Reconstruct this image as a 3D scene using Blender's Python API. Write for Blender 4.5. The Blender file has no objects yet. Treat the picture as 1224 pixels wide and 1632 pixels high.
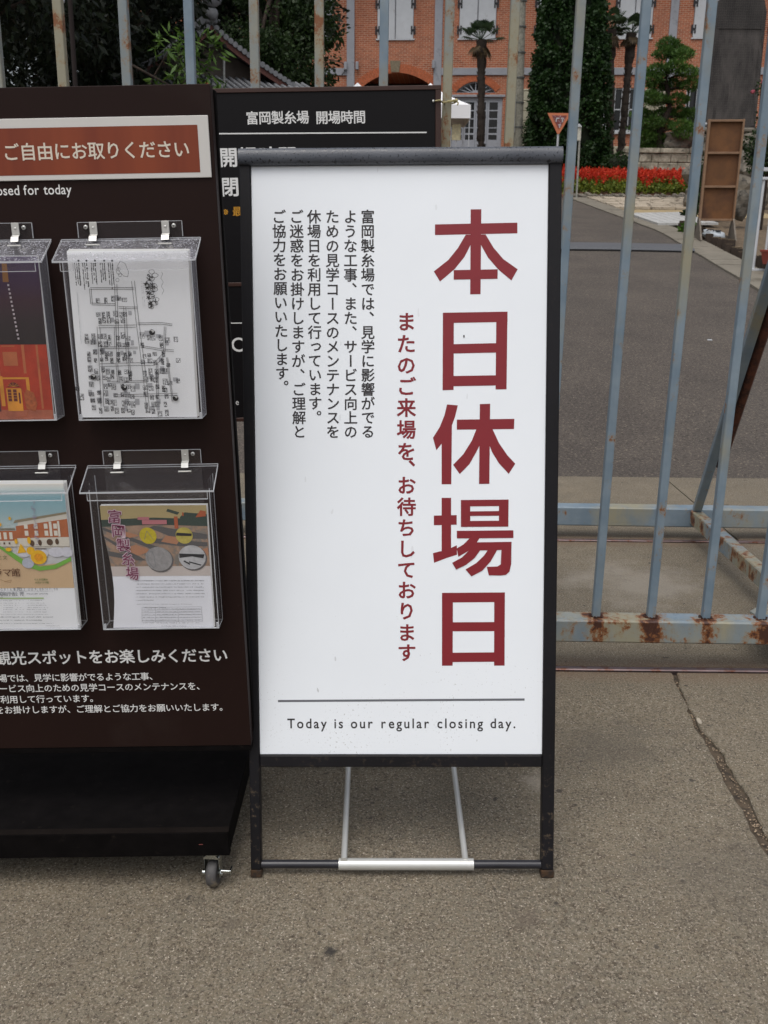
import bpy, bmesh, math, random
import numpy as np
from mathutils import Vector, Matrix, Euler

S = bpy.context.scene
R = math.radians
random.seed(7)

# ------------------------------------------------------------ camera, sky, sun
cam = bpy.data.cameras.new('camera'); cam_o = bpy.data.objects.new('camera', cam)
S.collection.objects.link(cam_o); S.camera = cam_o
cam.sensor_fit = 'VERTICAL'; cam.sensor_height = 36; cam.sensor_width = 27
cam.lens = 36 * 1500 / 1632; cam.clip_end = 600; cam.clip_start = 0.05
cam.dof.use_dof = True; cam.dof.focus_distance = 1.95; cam.dof.aperture_fstop = 15
cam_o.matrix_world = Matrix.Translation((0, 0, 1.31)) @ Matrix.Rotation(R(74), 4, 'X') @ Matrix.Rotation(R(0.6), 4, 'Z')

SUN_EL, SUN_AZ = 66, 200          # sun high and behind the camera, to the left
world = bpy.data.worlds.new('World'); S.world = world; world.use_nodes = True
wt = world.node_tree; wt.nodes.clear()
sky = wt.nodes.new('ShaderNodeTexSky'); sky.sky_type = 'NISHITA'; sky.sun_disc = False
sky.sun_elevation = R(SUN_EL); sky.sun_rotation = R(SUN_AZ)
sky.air_density = 1.0; sky.dust_density = 5.0; sky.ozone_density = 1.0
hs = wt.nodes.new('ShaderNodeHueSaturation'); hs.inputs['Saturation'].default_value = 0.38
bg = wt.nodes.new('ShaderNodeBackground'); bg.inputs['Strength'].default_value = 0.13
wo = wt.nodes.new('ShaderNodeOutputWorld')
wt.links.new(sky.outputs[0], hs.inputs['Color']); wt.links.new(hs.outputs[0], bg.inputs[0]); wt.links.new(bg.outputs[0], wo.inputs[0])
sun = bpy.data.lights.new('sun', 'SUN'); sun.energy = 0.55; sun.angle = R(50); sun.color = (1, .97, .92)
sun_o = bpy.data.objects.new('sun', sun); S.collection.objects.link(sun_o)
az = R(SUN_AZ)
d = Vector((math.sin(az) * math.cos(R(SUN_EL)), math.cos(az) * math.cos(R(SUN_EL)), math.sin(R(SUN_EL))))
sun_o.rotation_euler = d.to_track_quat('Z', 'Y').to_euler()
sun_o.location = (0, 0, 20)
S.view_settings.view_transform = 'Standard'; S.view_settings.look = 'None'
S.view_settings.exposure = 0.28; S.view_settings.gamma = 1; S.view_settings.use_curve_mapping = False
S.render.engine = 'CYCLES'
S.cycles.transparent_max_bounces = 24; S.cycles.max_bounces = 8

# ------------------------------------------------------------ helpers
def lin(c):
    f = lambda v: v / 12.92 if v <= .04045 else ((v + .055) / 1.055) ** 2.4
    return tuple(f(v / 255) for v in c) + (1,)

class NT:
    def __init__(s, name):
        s.m = bpy.data.materials.new(name); s.m.use_nodes = True; s.t = s.m.node_tree
        s.b = s.t.nodes['Principled BSDF']; s.pos = s.t.nodes.new('ShaderNodeNewGeometry').outputs['Position']
        s.geo = s.t.nodes['Geometry'] if 'Geometry' in s.t.nodes else None
    def n(s, k): return s.t.nodes.new(k)
    def l(s, a, b): s.t.links.new(a, b)
    def obj(s): return s.n('ShaderNodeTexCoord').outputs['Object']
    def scaled(s, vec, sc):
        m = s.n('ShaderNodeMapping'); m.inputs['Scale'].default_value = sc; s.l(vec, m.inputs['Vector']); return m.outputs[0]
    def noise(s, scale, vec=None, detail=4, rough=.6, dist=0):
        n = s.n('ShaderNodeTexNoise'); n.inputs['Scale'].default_value = scale; n.inputs['Detail'].default_value = detail
        n.inputs['Roughness'].default_value = rough; n.inputs['Distortion'].default_value = dist
        s.l(vec or s.pos, n.inputs['Vector']); return n.outputs['Fac']
    def step(s, fac, lo, hi, a=0, b=1):
        m = s.n('ShaderNodeMapRange'); m.inputs[1].default_value = lo; m.inputs[2].default_value = hi
        m.inputs[3].default_value = a; m.inputs[4].default_value = b; s.l(fac, m.inputs[0]); return m.outputs[0]
    def math(s, op, a, b=None):
        m = s.n('ShaderNodeMath'); m.operation = op
        for i, v in enumerate((a, b)):
            if v is None: continue
            if isinstance(v, (int, float)): m.inputs[i].default_value = v
            else: s.l(v, m.inputs[i])
        return m.outputs[0]
    def mix(s, fac, a, b, mode='MIX'):
        m = s.n('ShaderNodeMix'); m.data_type = 'RGBA'; m.blend_type = mode
        if isinstance(fac, (int, float)): m.inputs[0].default_value = fac
        else: s.l(fac, m.inputs[0])
        for i, v in ((6, a), (7, b)):
            if isinstance(v, tuple): m.inputs[i].default_value = v
            else: s.l(v, m.inputs[i])
        return m.outputs[2]
    def bump(s, h, strength=.3, dist=.01):
        b = s.n('ShaderNodeBump'); b.inputs['Strength'].default_value = strength; b.inputs['Distance'].default_value = dist
        s.l(h, b.inputs['Height']); s.l(b.outputs[0], s.b.inputs['Normal'])
    def col(s, c):
        if isinstance(c, tuple): s.b.inputs['Base Color'].default_value = c
        else: s.l(c, s.b.inputs['Base Color'])
    def r(s, v, metal=0):
        if isinstance(v, (int, float)): s.b.inputs['Roughness'].default_value = v
        else: s.l(v, s.b.inputs['Roughness'])
        s.b.inputs['Metallic'].default_value = metal

MC = {}
def mat(name, c, rough=.6, metal=0, var=.25, scale=15, layers=(), bump=0, bscale=200, spec=None, vec=None):
    """c base sRGB; var multiplies brightness by noise; layers = (colour, scale, lo, hi)"""
    if name in MC: return MC[name]
    t = NT(name); a = lin(c); dk = tuple(v * (1 - var) for v in a[:3]) + (1,); lt = tuple(min(1, v * (1 + var)) for v in a[:3]) + (1,)
    v = t.obj() if vec == 'obj' else None
    o = t.mix(t.step(t.noise(scale, v), .3, .7), dk, lt)
    for (lc, ls, lo, hi) in layers: o = t.mix(t.step(t.noise(ls, v, 6, .65), lo, hi), o, lin(lc))
    t.col(o); t.r(rough, metal)
    if spec is not None: t.b.inputs['Specular IOR Level'].default_value = spec
    if bump: t.bump(t.noise(bscale, v, 5), bump, .005)
    MC[name] = t.m; return t.m

def leafmat(name, a, b, c=None, trans=.25, rough=.5):
    t = NT(name); g = t.n('ShaderNodeNewGeometry'); ri = g.outputs['Random Per Island']
    o = t.mix(ri, lin(a), lin(b))
    o = t.mix(t.step(t.noise(1.3), .35, .65, 0, .6), o, lin(c or a))
    t.col(o); t.r(rough); t.b.inputs['Specular IOR Level'].default_value = .25
    tr = t.n('ShaderNodeBsdfTranslucent'); t.l(o, tr.inputs[0]); ms = t.n('ShaderNodeMixShader'); ms.inputs[0].default_value = trans
    t.l(t.b.outputs[0], ms.inputs[1]); t.l(tr.outputs[0], ms.inputs[2])
    t.l(ms.outputs[0], t.t.nodes['Material Output'].inputs['Surface'])
    return t.m

def tag(o, label=None, cat=None, group=None, kind=None):
    if label: o['label'] = label
    if cat: o['category'] = cat
    if group: o['group'] = group
    if kind: o['kind'] = kind
    return o

def empty(name, loc, label, cat, group=None, rot=None):
    o = bpy.data.objects.new(name, None); S.collection.objects.link(o); o.empty_display_size = .1
    M_ = Matrix.Translation(loc)
    if rot is not None: M_ = M_ @ rot.to_4x4()
    o.matrix_world = M_; tag(o, label, cat, group); MW[o.name] = M_; return o
MW = {}

class MB:
    def __init__(s): s.v = []; s.f = []; s.sm = []
    def add(s, vs, fs, smooth=False):
        b = len(s.v); s.v += [tuple(v) for v in vs]; s.f += [tuple(b + i for i in f) for f in fs]; s.sm += [smooth] * len(fs); return s
    def box(s, x0, x1, y0, y1, z0, z1, M_=None):
        vs = [Vector((x, y, z)) for x in (x0, x1) for y in (y0, y1) for z in (z0, z1)]
        if M_ is not None: vs = [M_ @ v for v in vs]
        return s.add(vs, [(0, 1, 3, 2), (4, 6, 7, 5), (0, 4, 5, 1), (2, 3, 7, 6), (0, 2, 6, 4), (1, 5, 7, 3)])
    def cbox(s, x0, x1, y0, y1, z0, z1, b=.003, M_=None, seg=1):
        bm = bmesh.new(); bmesh.ops.create_cube(bm, size=1)
        for v in bm.verts: v.co = Vector(((x0 + x1) / 2 + v.co.x * (x1 - x0), (y0 + y1) / 2 + v.co.y * (y1 - y0), (z0 + z1) / 2 + v.co.z * (z1 - z0)))
        b = min(b, .45 * min(abs(x1 - x0), abs(y1 - y0), abs(z1 - z0)))
        bmesh.ops.bevel(bm, geom=bm.edges[:], offset=b, segments=seg, affect='EDGES', profile=.5)
        if M_ is not None: bm.transform(M_)
        bm.verts.index_update(); s.add([v.co.copy() for v in bm.verts], [[v.index for v in f.verts] for f in bm.faces]); bm.free(); return s
    def cyl(s, p0, p1, r0, r1=None, n=12, caps=True, sm=True):
        r1 = r0 if r1 is None else r1; p0 = Vector(p0); p1 = Vector(p1); q = (p1 - p0).to_track_quat('Z', 'Y')
        vs = []
        for p, r in ((p0, r0), (p1, r1)):
            for i in range(n):
                a = 2 * math.pi * i / n; vs.append(p + q @ Vector((math.cos(a) * r, math.sin(a) * r, 0)))
        s.add(vs, [(i, (i + 1) % n, n + (i + 1) % n, n + i) for i in range(n)], sm)
        if caps: s.add(vs[:n], [tuple(reversed(range(n)))]); s.add(vs[n:], [tuple(range(n))])
        return s
    def tube(s, pts, rs, n=8):
        if isinstance(rs, (int, float)): rs = [rs] * len(pts)
        for i in range(len(pts) - 1): s.cyl(pts[i], pts[i + 1], rs[i], rs[i + 1], n)
        return s
    def prism(s, poly, y0, y1, M_=None):
        """poly in (x,z), extruded along y"""
        n = len(poly); vs = [Vector((x, y0, z)) for x, z in poly] + [Vector((x, y1, z)) for x, z in poly]
        if M_ is not None: vs = [M_ @ v for v in vs]
        return s.add(vs, [tuple(range(n)), tuple(reversed(range(n, 2 * n)))] + [(i, i + n, (i + 1) % n + n, (i + 1) % n) for i in range(n)])
    def flat(s, poly, y=0):
        return s.add([(x, y, z) for x, z in poly], [tuple(range(len(poly)))])
    def disc(s, x, z, rx, rz, y, n=20):
        return s.flat([(x + rx * math.cos(2 * math.pi * i / n), z + rz * math.sin(2 * math.pi * i / n)) for i in range(n)], y)
    def sphere(s, c, r, nu=10, nv=6, sc=(1, 1, 1), jit=0, rnd=random):
        vs = []; fs = []
        for j in range(nv + 1):
            th = math.pi * j / nv
            for i in range(nu):
                ph = 2 * math.pi * i / nu; k = r * (1 + (rnd.uniform(-jit, jit) if 0 < j < nv else 0))
                vs.append((c[0] + k * sc[0] * math.sin(th) * math.cos(ph), c[1] + k * sc[1] * math.sin(th) * math.sin(ph), c[2] + k * sc[2] * math.cos(th)))
        for j in range(nv):
            for i in range(nu): fs.append((j * nu + i, j * nu + (i + 1) % nu, (j + 1) * nu + (i + 1) % nu, (j + 1) * nu + i))
        return s.add(vs, fs, jit < .02)
    def build(s, name, m, parent=None, fix=True, world=False):
        me = bpy.data.meshes.new(name); me.from_pydata(s.v, [], s.f); me.update()
        me.polygons.foreach_set('use_smooth', s.sm)
        if fix:
            bm = bmesh.new(); bm.from_mesh(me); bmesh.ops.recalc_face_normals(bm, faces=bm.faces[:]); bm.to_mesh(me); bm.free()
        o = bpy.data.objects.new(name, me); S.collection.objects.link(o)
        if m: me.materials.append(m)
        if parent:
            o.parent = parent
            if world: me.transform(wm(parent).inverted())
        return o

def wm(o):
    if o.name in MW: return MW[o.name]
    if o.parent: return wm(o.parent) @ o.matrix_basis
    return o.matrix_basis

def children_of(o): return [c for c in bpy.data.objects if c.parent == o]
def copy_tree(o, parent=None, keep=None):
    c = o.copy(); S.collection.objects.link(c)
    if parent: c.parent = parent
    for ch in children_of(o): copy_tree(ch, c)
    return c

def ss(a, b, x):
    t = min(1, max(0, (x - a) / (b - a))); return t * t * (3 - 2 * t)
def ground(x, y):
    """height of the real ground: slight cross fall in front of the gate, level at the rails, a ramp up behind"""
    z = (.0156 * x - .0027) * (1 - ss(2.15, 2.7, y)) if abs(x) < 3 else (.0156 * 3 * (1 if x > 0 else -1) - .0027) * (1 - ss(2.15, 2.7, y))
    if y > 5.4:
        t = y - 5.4
        z += .107 * (t * t / 1.6 if t < .8 else t - .4)
    if y > 46: z -= .107 * (y - 46)
    return z

def sheet(name, xs, ys, m, dz=0, parent=None, zf=ground):
    nx, ny = len(xs), len(ys)
    vs = [(x, y, zf(x, y) + dz) for y in ys for x in xs]
    fs = [(j * nx + i, j * nx + i + 1, (j + 1) * nx + i + 1, (j + 1) * nx + i) for j in range(ny - 1) for i in range(nx - 1)]
    b = MB(); b.add(vs, fs); return b.build(name, m, parent, fix=False)

# ---- lettering: glyph outlines of Blender's own font, laid flat on the printed face
GC = {}
def glyph(ch, off):
    k = (ch, off)
    if k not in GC:
        c = bpy.data.curves.new('glyph', 'FONT'); c.body = ch; c.size = 1; c.resolution_u = 5 if ord(ch) < 128 else 2; c.offset = off
        o = bpy.data.objects.new('glyph', c); S.collection.objects.link(o)
        dg = bpy.context.evaluated_depsgraph_get(); me = bpy.data.meshes.new_from_object(o.evaluated_get(dg))
        GC[k] = ([(v.co.x, v.co.y) for v in me.vertices], [tuple(p.vertices) for p in me.polygons])
        bpy.data.objects.remove(o); bpy.data.curves.remove(c); bpy.data.meshes.remove(me)
    return GC[k]
def put(b, ch, cx, cz, em, y, off=0, rot=0, vertical=False, sx=1):
    """centre the em cell of ch at (cx, cz)"""
    if off > .009:                       # heavy weights: the outline repeated round a small circle
        for k in range(7):
            e = (off - .006) if k else 0; put(b, ch, cx + em * e * math.cos(k * 1.047), cz + em * e * math.sin(k * 1.047), em, y - .00002 * k, .006, rot, vertical, sx)
        return
    vs, fs = glyph(ch, off); dx = dz = 0
    if vertical:
        if ch in '、。': dx, dz = .58, .58
        if ch in 'っ': dx, dz = .08, .1
        if ch in 'ー': rot = 90
    c, s_ = math.cos(R(rot)), math.sin(R(rot)); out = []
    for x, z in vs:
        x, z = (x - .5 + dx) * sx, z - .38 + dz
        out.append((cx + em * (x * c + z * s_), y, cz + em * (-x * s_ + z * c)))
    b.add(out, [tuple(reversed(f)) for f in fs])
def row(txt, x0, z, pitch, em, y, off=0, b=None):
    b = b or MB()
    for i, ch in enumerate(txt):
        if ch != ' ': put(b, ch, x0 + i * pitch, z, em, y, off)
    return b
def vcol(txt, p0, p1, em, y, off=0, n=None):
    b = MB(); n = n or len(txt)
    for i, ch in enumerate(txt):
        t = i / (n - 1); put(b, ch, p0[0] + (p1[0] - p0[0]) * t, p0[1] + (p1[1] - p0[1]) * t, em, y, off, vertical=True)
    return b
def latin(txt, x0, x1, zb, em, y, off=0, sx=.9):
    b = MB(); w = []
    for ch in txt:
        if ch == ' ': w.append(.28 * sx)
        else:
            vs, _ = glyph(ch, off); xs = [v[0] for v in vs]; w.append((max(xs) + min(xs)) * sx)
    ex = ((x1 - x0) / em - sum(w)) / (len(txt) - 1); x = x0
    for ch, k in zip(txt, w):
        if ch != ' ':
            vs, fs = glyph(ch, off); b.add([(x + vx * em * sx, y, zb + vz * em) for vx, vz in vs], [tuple(reversed(f)) for f in fs])
        x += (k + ex) * em
    return b

# ------------------------------------------------------------ shared materials
def m_concrete():
    t = NT('concrete_pavement')
    o = t.mix(t.step(t.noise(2.2, None, 5), .35, .65), lin((112, 105, 91)), lin((127, 118, 101)))
    o = t.mix(t.step(t.noise(.8, None, 5, .6), .45, .62, 0, .45), o, lin((98, 93, 84))); o = t.mix(t.step(t.noise(3.3, t.scaled(t.pos, (1, 1.4, 1)), 6, .7), .60, .72, 0, .4), o, lin((146, 138, 124)))
    o = t.mix(t.step(t.noise(45, None, 3, .6), .4, .6, 0, .5), o, lin((112, 100, 82)))
    o = t.mix(t.step(t.noise(9, None, 6, .75), .50, .68, 0, .6), o, lin((92, 84, 73))); o = t.mix(t.step(t.noise(60, None, 3, .7), .60, .66, 0, .6), o, lin((70, 62, 54)))
    fine = t.noise(150, None, 5, .8); o = t.mix(t.step(fine, .52, .59, 0, .9), o, lin((64, 57, 48))); o = t.mix(t.step(t.noise(170, t.scaled(t.pos, (1.1, 1, 1)), 4, .75), .52, .62, 0, .75), o, lin((160, 150, 134)))
    o = t.mix(t.step(t.noise(200, t.scaled(t.pos, (1, 1, 1.3)), 2, .5), .66, .71, 0, .8), o, lin((196, 186, 170)))
    o = t.mix(t.step(t.noise(120, None, 3, .6), .60, .72, 0, .55), o, lin((104, 88, 72)))
    o = t.mix(t.step(t.noise(24, None, 2, .5), .70, .74, 0, .75), o, lin((60, 56, 52)))
    for (px_, py_, r_, c_, s_) in ((-.095, 1.51, .017, (48, 46, 44), .9), (.40, 2.10, .05, (150, 142, 130), .55), (.62, 2.28, .16, (88, 82, 74), .45), (.30, 1.60, .035, (96, 86, 76), .5), (-.30, 1.58, .03, (90, 82, 72), .5), (1.02, 3.55, .30, (150, 143, 132), .6), (.75, 1.75, .20, (92, 86, 78), .35)):
        vm = t.n('ShaderNodeVectorMath'); vm.operation = 'DISTANCE'; vm.inputs[1].default_value = (px_, py_, 0); t.l(t.scaled(t.pos, (1, 1, 0)), vm.inputs[0])
        dd = t.math('ADD', vm.outputs['Value'], t.math('MULTIPLY', t.math('SUBTRACT', t.noise(1.1 / r_, None, 5, .7), .5), r_ * 2.4))
        o = t.mix(t.step(dd, r_ * .35, r_, s_, 0), o, lin(c_))
    sx = t.n('ShaderNodeSeparateXYZ'); t.l(t.pos, sx.inputs[0])      # iron stain along both rails
    for yy in (2.765, 4.13):
        dd = t.math('ABSOLUTE', t.math('SUBTRACT', sx.outputs[1], yy))
        f = t.math('MULTIPLY', t.step(dd, .02, .11, .75, 0), t.step(t.noise(14), .3, .7, .3, 1))
        o = t.mix(f, o, lin((116, 92, 74)))
    t.col(o); t.r(t.step(t.noise(5), .3, .7, .75, .95)); t.b.inputs['Specular IOR Level'].default_value = .3
    t.bump(t.math('ADD', fine, t.math('MULTIPLY', t.noise(90, None, 3), .8)), .5, .004)
    return t.m
def m_asphalt():
    t = NT('asphalt')
    o = t.mix(t.step(t.noise(1.1, None, 4), .35, .65), lin((78, 72, 67)), lin((92, 85, 78)))
    o = t.mix(t.step(t.noise(.5, t.scaled(t.pos, (1.6, .5, 1)), 5, .6), .5, .65, 0, .5), o, lin((72, 68, 64)))
    fine = t.noise(48, None, 6, .85); o = t.mix(t.step(fine, .49, .58, 0, .85), o, lin((44, 40, 38)))
    o = t.mix(t.step(t.noise(60, None, 5, .8), .55, .64, 0, .8), o, lin((150, 137, 122)))
    t.col(o); t.r(.85); t.b.inputs['Specular IOR Level'].default_value = .3; t.bump(fine, .8, .006); return t.m
def m_gate(name, rust, cream, joints=False):
    t = NT(name); p = t.pos
    o = t.mix(t.step(t.noise(9, None, 3), .35, .65), lin((108, 126, 140)), lin((126, 141, 152)))
    o = t.mix(t.step(t.noise(3.1, t.scaled(p, (1, 1, .55)), 5, .6), *cream), o, lin((146, 142, 122)))
    rn = t.noise(17, t.scaled(p, (1, 1, .8)), 9, .72)
    if joints:          # rust spreads from the welded bar feet
        sx = t.n('ShaderNodeSeparateXYZ'); t.l(t.obj(), sx.inputs[0])
        fr = t.math('FRACT', t.math('ADD', t.math('DIVIDE', t.math('SUBTRACT', sx.outputs[0], .7447), .17335), 40.5))
        near = t.step(t.math('ABSOLUTE', t.math('SUBTRACT', fr, .5)), 0, .30, .085, -.03); rn = t.math('ADD', rn, near)
    o = t.mix(t.step(rn, rust[0] - .06, rust[0], 0, .55), o, lin((140, 112, 74)))
    o = t.mix(t.step(rn, rust[0], rust[0] + .03), o, lin((124, 78, 44)))
    o = t.mix(t.step(rn, rust[1], rust[1] + .04), o, lin((66, 36, 24)))
    t.col(o); t.r(t.step(t.noise(16, t.scaled(p, (1, 1, .35)), 6, .7), rust[0], rust[1], .5, .85)); t.bump(t.noise(60, None, 5), .25, .003); return t.m

CONC = m_concrete(); ASPH = m_asphalt()
GATE = m_gate('gate_paint', (.63, .68), (.50, .66)); GATEB = m_gate('gate_paint_rusty', (.53, .575), (.38, .56), True)
GATEV = m_gate('gate_paint_weathered', (.56, .64), (.30, .5)); 
RUST = mat('rust', (62, 36, 26), .85, layers=[((40, 26, 22), 40, .45, .6), ((110, 64, 38), 25, .62, .74)], bump=.4)
RAIL = mat('rail_steel', (120, 104, 104), .38, .8, layers=[((100, 62, 44), 30, .5, .65)])
SOIL = mat('soil', (104, 88, 68), .95, layers=[((60, 50, 40), 6, .45, .7), ((140, 124, 100), 30, .55, .7)], bump=.6, bscale=60)
DIRT = mat('joint_dirt', (88, 76, 62), .95, layers=[((52, 45, 38), 40, .45, .65), ((150, 128, 100), 90, .66, .72)], bump=.8, bscale=150)
BLACK = mat('black_paint', (28, 27, 28), .42, var=.1, layers=[((58, 52, 46), 60, .66, .75)])
BLACKG = mat('frame_dark_grey', (46, 46, 51), .38, var=.08)
INK_W = mat('ink_white', (226, 226, 224), .6, var=.02)
INK_K = mat('ink_black', (44, 40, 42), .6, var=.05)
INK_R = mat('ink_red', (128, 26, 36), .5, var=.04)
STEEL = mat('brushed_steel', (206, 206, 202), .3, .45, var=.06)
GALV = mat('galvanised', (150, 152, 150), .45, .6, layers=[((96, 96, 92), 30, .5, .7)])
LIMESTONE = mat('pale_stone', (176, 170, 152), .9, layers=[((120, 114, 98), 3, .45, .65), ((64, 60, 54), 5, .58, .7)], bump=.5, bscale=30)

# ------------------------------------------------------------ ground
rg = random.Random(3)
def frange(a, b, s): n = max(1, int(round((b - a) / s))); return [a + (b - a) * i / n for i in range(n + 1)]
terrain = tag(sheet('ground', frange(-150, 150, 10), [-60, -20, -3] + frange(-1, 8, .5) + frange(9, 46, 1) + [60, 90, 150, 300], SOIL, -.045), kind='structure')
# asphalt road running up the ramp, right edge along the kerb
def road_x(y): return 4.9 + .06 * max(0, min(1, (y - 12.4) / 8)) * 12 + .0 * y
def asphalt_mesh():
    ys = [5.36] + frange(5.4, 7, .2) + frange(7.5, 31.5, 1); vs = []; n = 14
    for y in ys:
        xr = kerb_in(y)
        for i in range(n + 1):
            x = -9 + (xr + 9) * i / n; vs.append((x, y + (rg.uniform(-.012, .012) if y == ys[0] else 0), ground(x, y) - .004))
    fs = [(j * (n + 1) + i, j * (n + 1) + i + 1, (j + 1) * (n + 1) + i + 1, (j + 1) * (n + 1) + i) for j in range(len(ys) - 1) for i in range(n)]
    b = MB(); b.add(vs, fs); return b
def kerb_in(y):
    if y < 12.4: return 4.86 - (12.4 - y) * .02
    if y < 20.5: return 4.86 + (y - 12.4) * .1
    return 5.67 - (y - 20.5) * .004
def kerb_out(y): return kerb_in(y) + .56
tag(asphalt_mesh().build('road', ASPH, fix=False), kind='structure')

# concrete slabs in front of and between the rails, with the open broken joint
def crackx(y): 
    pts = [(-2, .80), (1.0, .84), (1.82, .870), (1.97, .8826), (2.1, .885), (2.25, .897), (2.39, .889), (2.58, .912), (2.745, .93)]
    for (a, b), (c, d_) in zip(pts, pts[1:]):
        if y <= c: return b + (d_ - b) * (y - a) / (c - a)
    return pts[-1][1]
pave = tag(bpy.data.objects.new('pavement', None), kind='structure'); S.collection.objects.link(pave); MW[pave.name] = Matrix.Identity(4)
rc = random.Random(5)
cy = [-2.0] + frange(-1, 2.745, .016); jl = []; jr = []; a1 = a2 = 0
for y in cy:
    a1 = a1 * .8 + rc.uniform(-.003, .003); a2 = a2 * .75 + rc.uniform(-.004, .004)
    w = .0085 + .0035 * math.sin(y * 7) + (.0045 if 1.7 < y < 2.5 else 0)
    if y > 2.62: w *= max(.25, (2.76 - y) / .14)
    jl.append(crackx(y) - w + a1); jr.append(crackx(y) + w + a2)
def slab(xsL, edge, flip):
    """slab whose one side is the ragged joint; walls go down 3 cm"""
    vs = []; fs = []; n = len(xsL)
    for y, e in zip(cy, edge):
        row_ = [x for x in xsL] + [e + (-.004 if not flip else .004), e]
        if flip: row_ = row_[::-1]
        zz = [ground(x, y) for x in row_]
        k = 0 if flip else -1; zz[k] -= .003
        vs += [(x, y, z) for x, z in zip(row_, zz)]
        vs.append((row_[k], y, zz[k] - .03))
    m_ = n + 3
    for j in range(len(cy) - 1):
        for i in range(n + 1): fs.append((j * m_ + i, j * m_ + i + 1, (j + 1) * m_ + i + 1, (j + 1) * m_ + i))
        e_ = 0 if flip else n + 1; fs.append((j * m_ + e_, (j + 1) * m_ + e_, (j + 1) * m_ + n + 2, j * m_ + n + 2))
    b = MB(); b.add(vs, fs); return b
slab([-6, -3, -2, -1.2, -.6, -.2, .2, .5], jl, False).build('paving_slab', CONC, pave)
slab([6, 3, 2, 1.5, 1.2], jr, True).build('paving_slab', CONC, pave)
def plainslab(x0, x1, y0, y1):
    b = MB(); xs = frange(x0, x1, 1); ys = frange(y0, y1, .25) 
    b.add([(x, y, ground(x, y)) for y in ys for x in xs], [(j * len(xs) + i, j * len(xs) + i + 1, (j + 1) * len(xs) + i + 1, (j + 1) * len(xs) + i) for j in range(len(ys) - 1) for i in range(len(xs) - 1)])
    b.add([(x0, y0, 0), (x1, y0, 0), (x1, y0, -.04), (x0, y0, -.04)], [(0, 1, 2, 3)]); b.add([(x0, y1, ground(0, y1)), (x1, y1, ground(0, y1)), (x1, y1, -.04), (x0, y1, -.04)], [(0, 1, 2, 3)])
    b.add([(x0, y0, 0), (x0, y1, ground(0, y1)), (x0, y1, -.04), (x0, y0, -.04)], [(0, 1, 2, 3)]); b.add([(x1, y0, 0), (x1, y1, ground(0, y1)), (x1, y1, -.04), (x1, y0, -.04)], [(0, 1, 2, 3)])
    return b.build('paving_slab', CONC, pave)
for y0, y1, cuts in ((2.788, 4.108, [-6, -2.2, 6]), (4.155, 5.365, [-6, -2.1, 1.64, 6])):
    for a, b_ in zip(cuts, cuts[1:]): plainslab(a + .004, b_ - .004, y0, y1)
# dirt and grit lying in the joint
b = MB(); vs = []
for j, y in enumerate(cy):
    vs += [(jl[j] - .01, y, ground(jl[j], y) - .011), (crackx(y), y, ground(jl[j], y) - .006 - rc.uniform(0, .004)), (jr[j] + .01, y, ground(jl[j], y) - .010)]
b.add(vs, [(j * 3 + i, j * 3 + i + 1, j * 3 + i + 4, j * 3 + i + 3) for j in range(len(cy) - 1) for i in range(2)]); b.build('joint_soil', DIRT, pave)
b = MB()
for i in range(420):
    y = rc.uniform(1.2, 2.7); x = crackx(y) + rc.uniform(-.012, .012); r = rc.uniform(.0008, .003)
    b.sphere((x, y, ground(x, y) - .006 + r), r, 5, 3, (1, 1, .6), .25, rc)
tag(b.build('joint_grit', mat('grit', (150, 132, 110), .9, scale=300, var=.5), pave), kind='stuff')
b = MB()
for i in range(900):
    y = rc.uniform(.9, 5.3); x = rc.uniform(-1.5, 2.5); r = rc.uniform(.0006, .0018)
    b.sphere((x, y, ground(x, y) + r * .3), r, 5, 3, (1, 1, .6), .25, rc)
tag(b.build('loose_grit', mat('grit2', (140, 130, 116), .9, scale=90, var=.6)), kind='stuff')
tag(MB().sphere((.905, 2.42, ground(.9, 2.42)), .014, 8, 5, (.5, 1.3, .3), .18, rc).build('stone_chip', mat('chip', (176, 166, 150), .9)),
    'small pale chip of concrete lying in the broken pavement joint', 'stone chip')
for (yy, w_) in ((2.765, 'nearer'), (4.13, 'farther')):
    b = MB(); b.cbox(-6, 6, yy - .012, yy + .012, -.04, .005, .003); r_ = b.build('gate_rail', RAIL)
    tag(r_, 'steel rail set in the concrete, the %s one, under the %s beam of the gate' % (w_, 'front' if yy < 3 else 'rear'), 'rail', 'rails the gate rolls on')
    bb = MB(); bb.box(-6, 6, yy - .024, yy + .024, -.06, -.012); bb.build('rail_groove', DIRT, r_)

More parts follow.
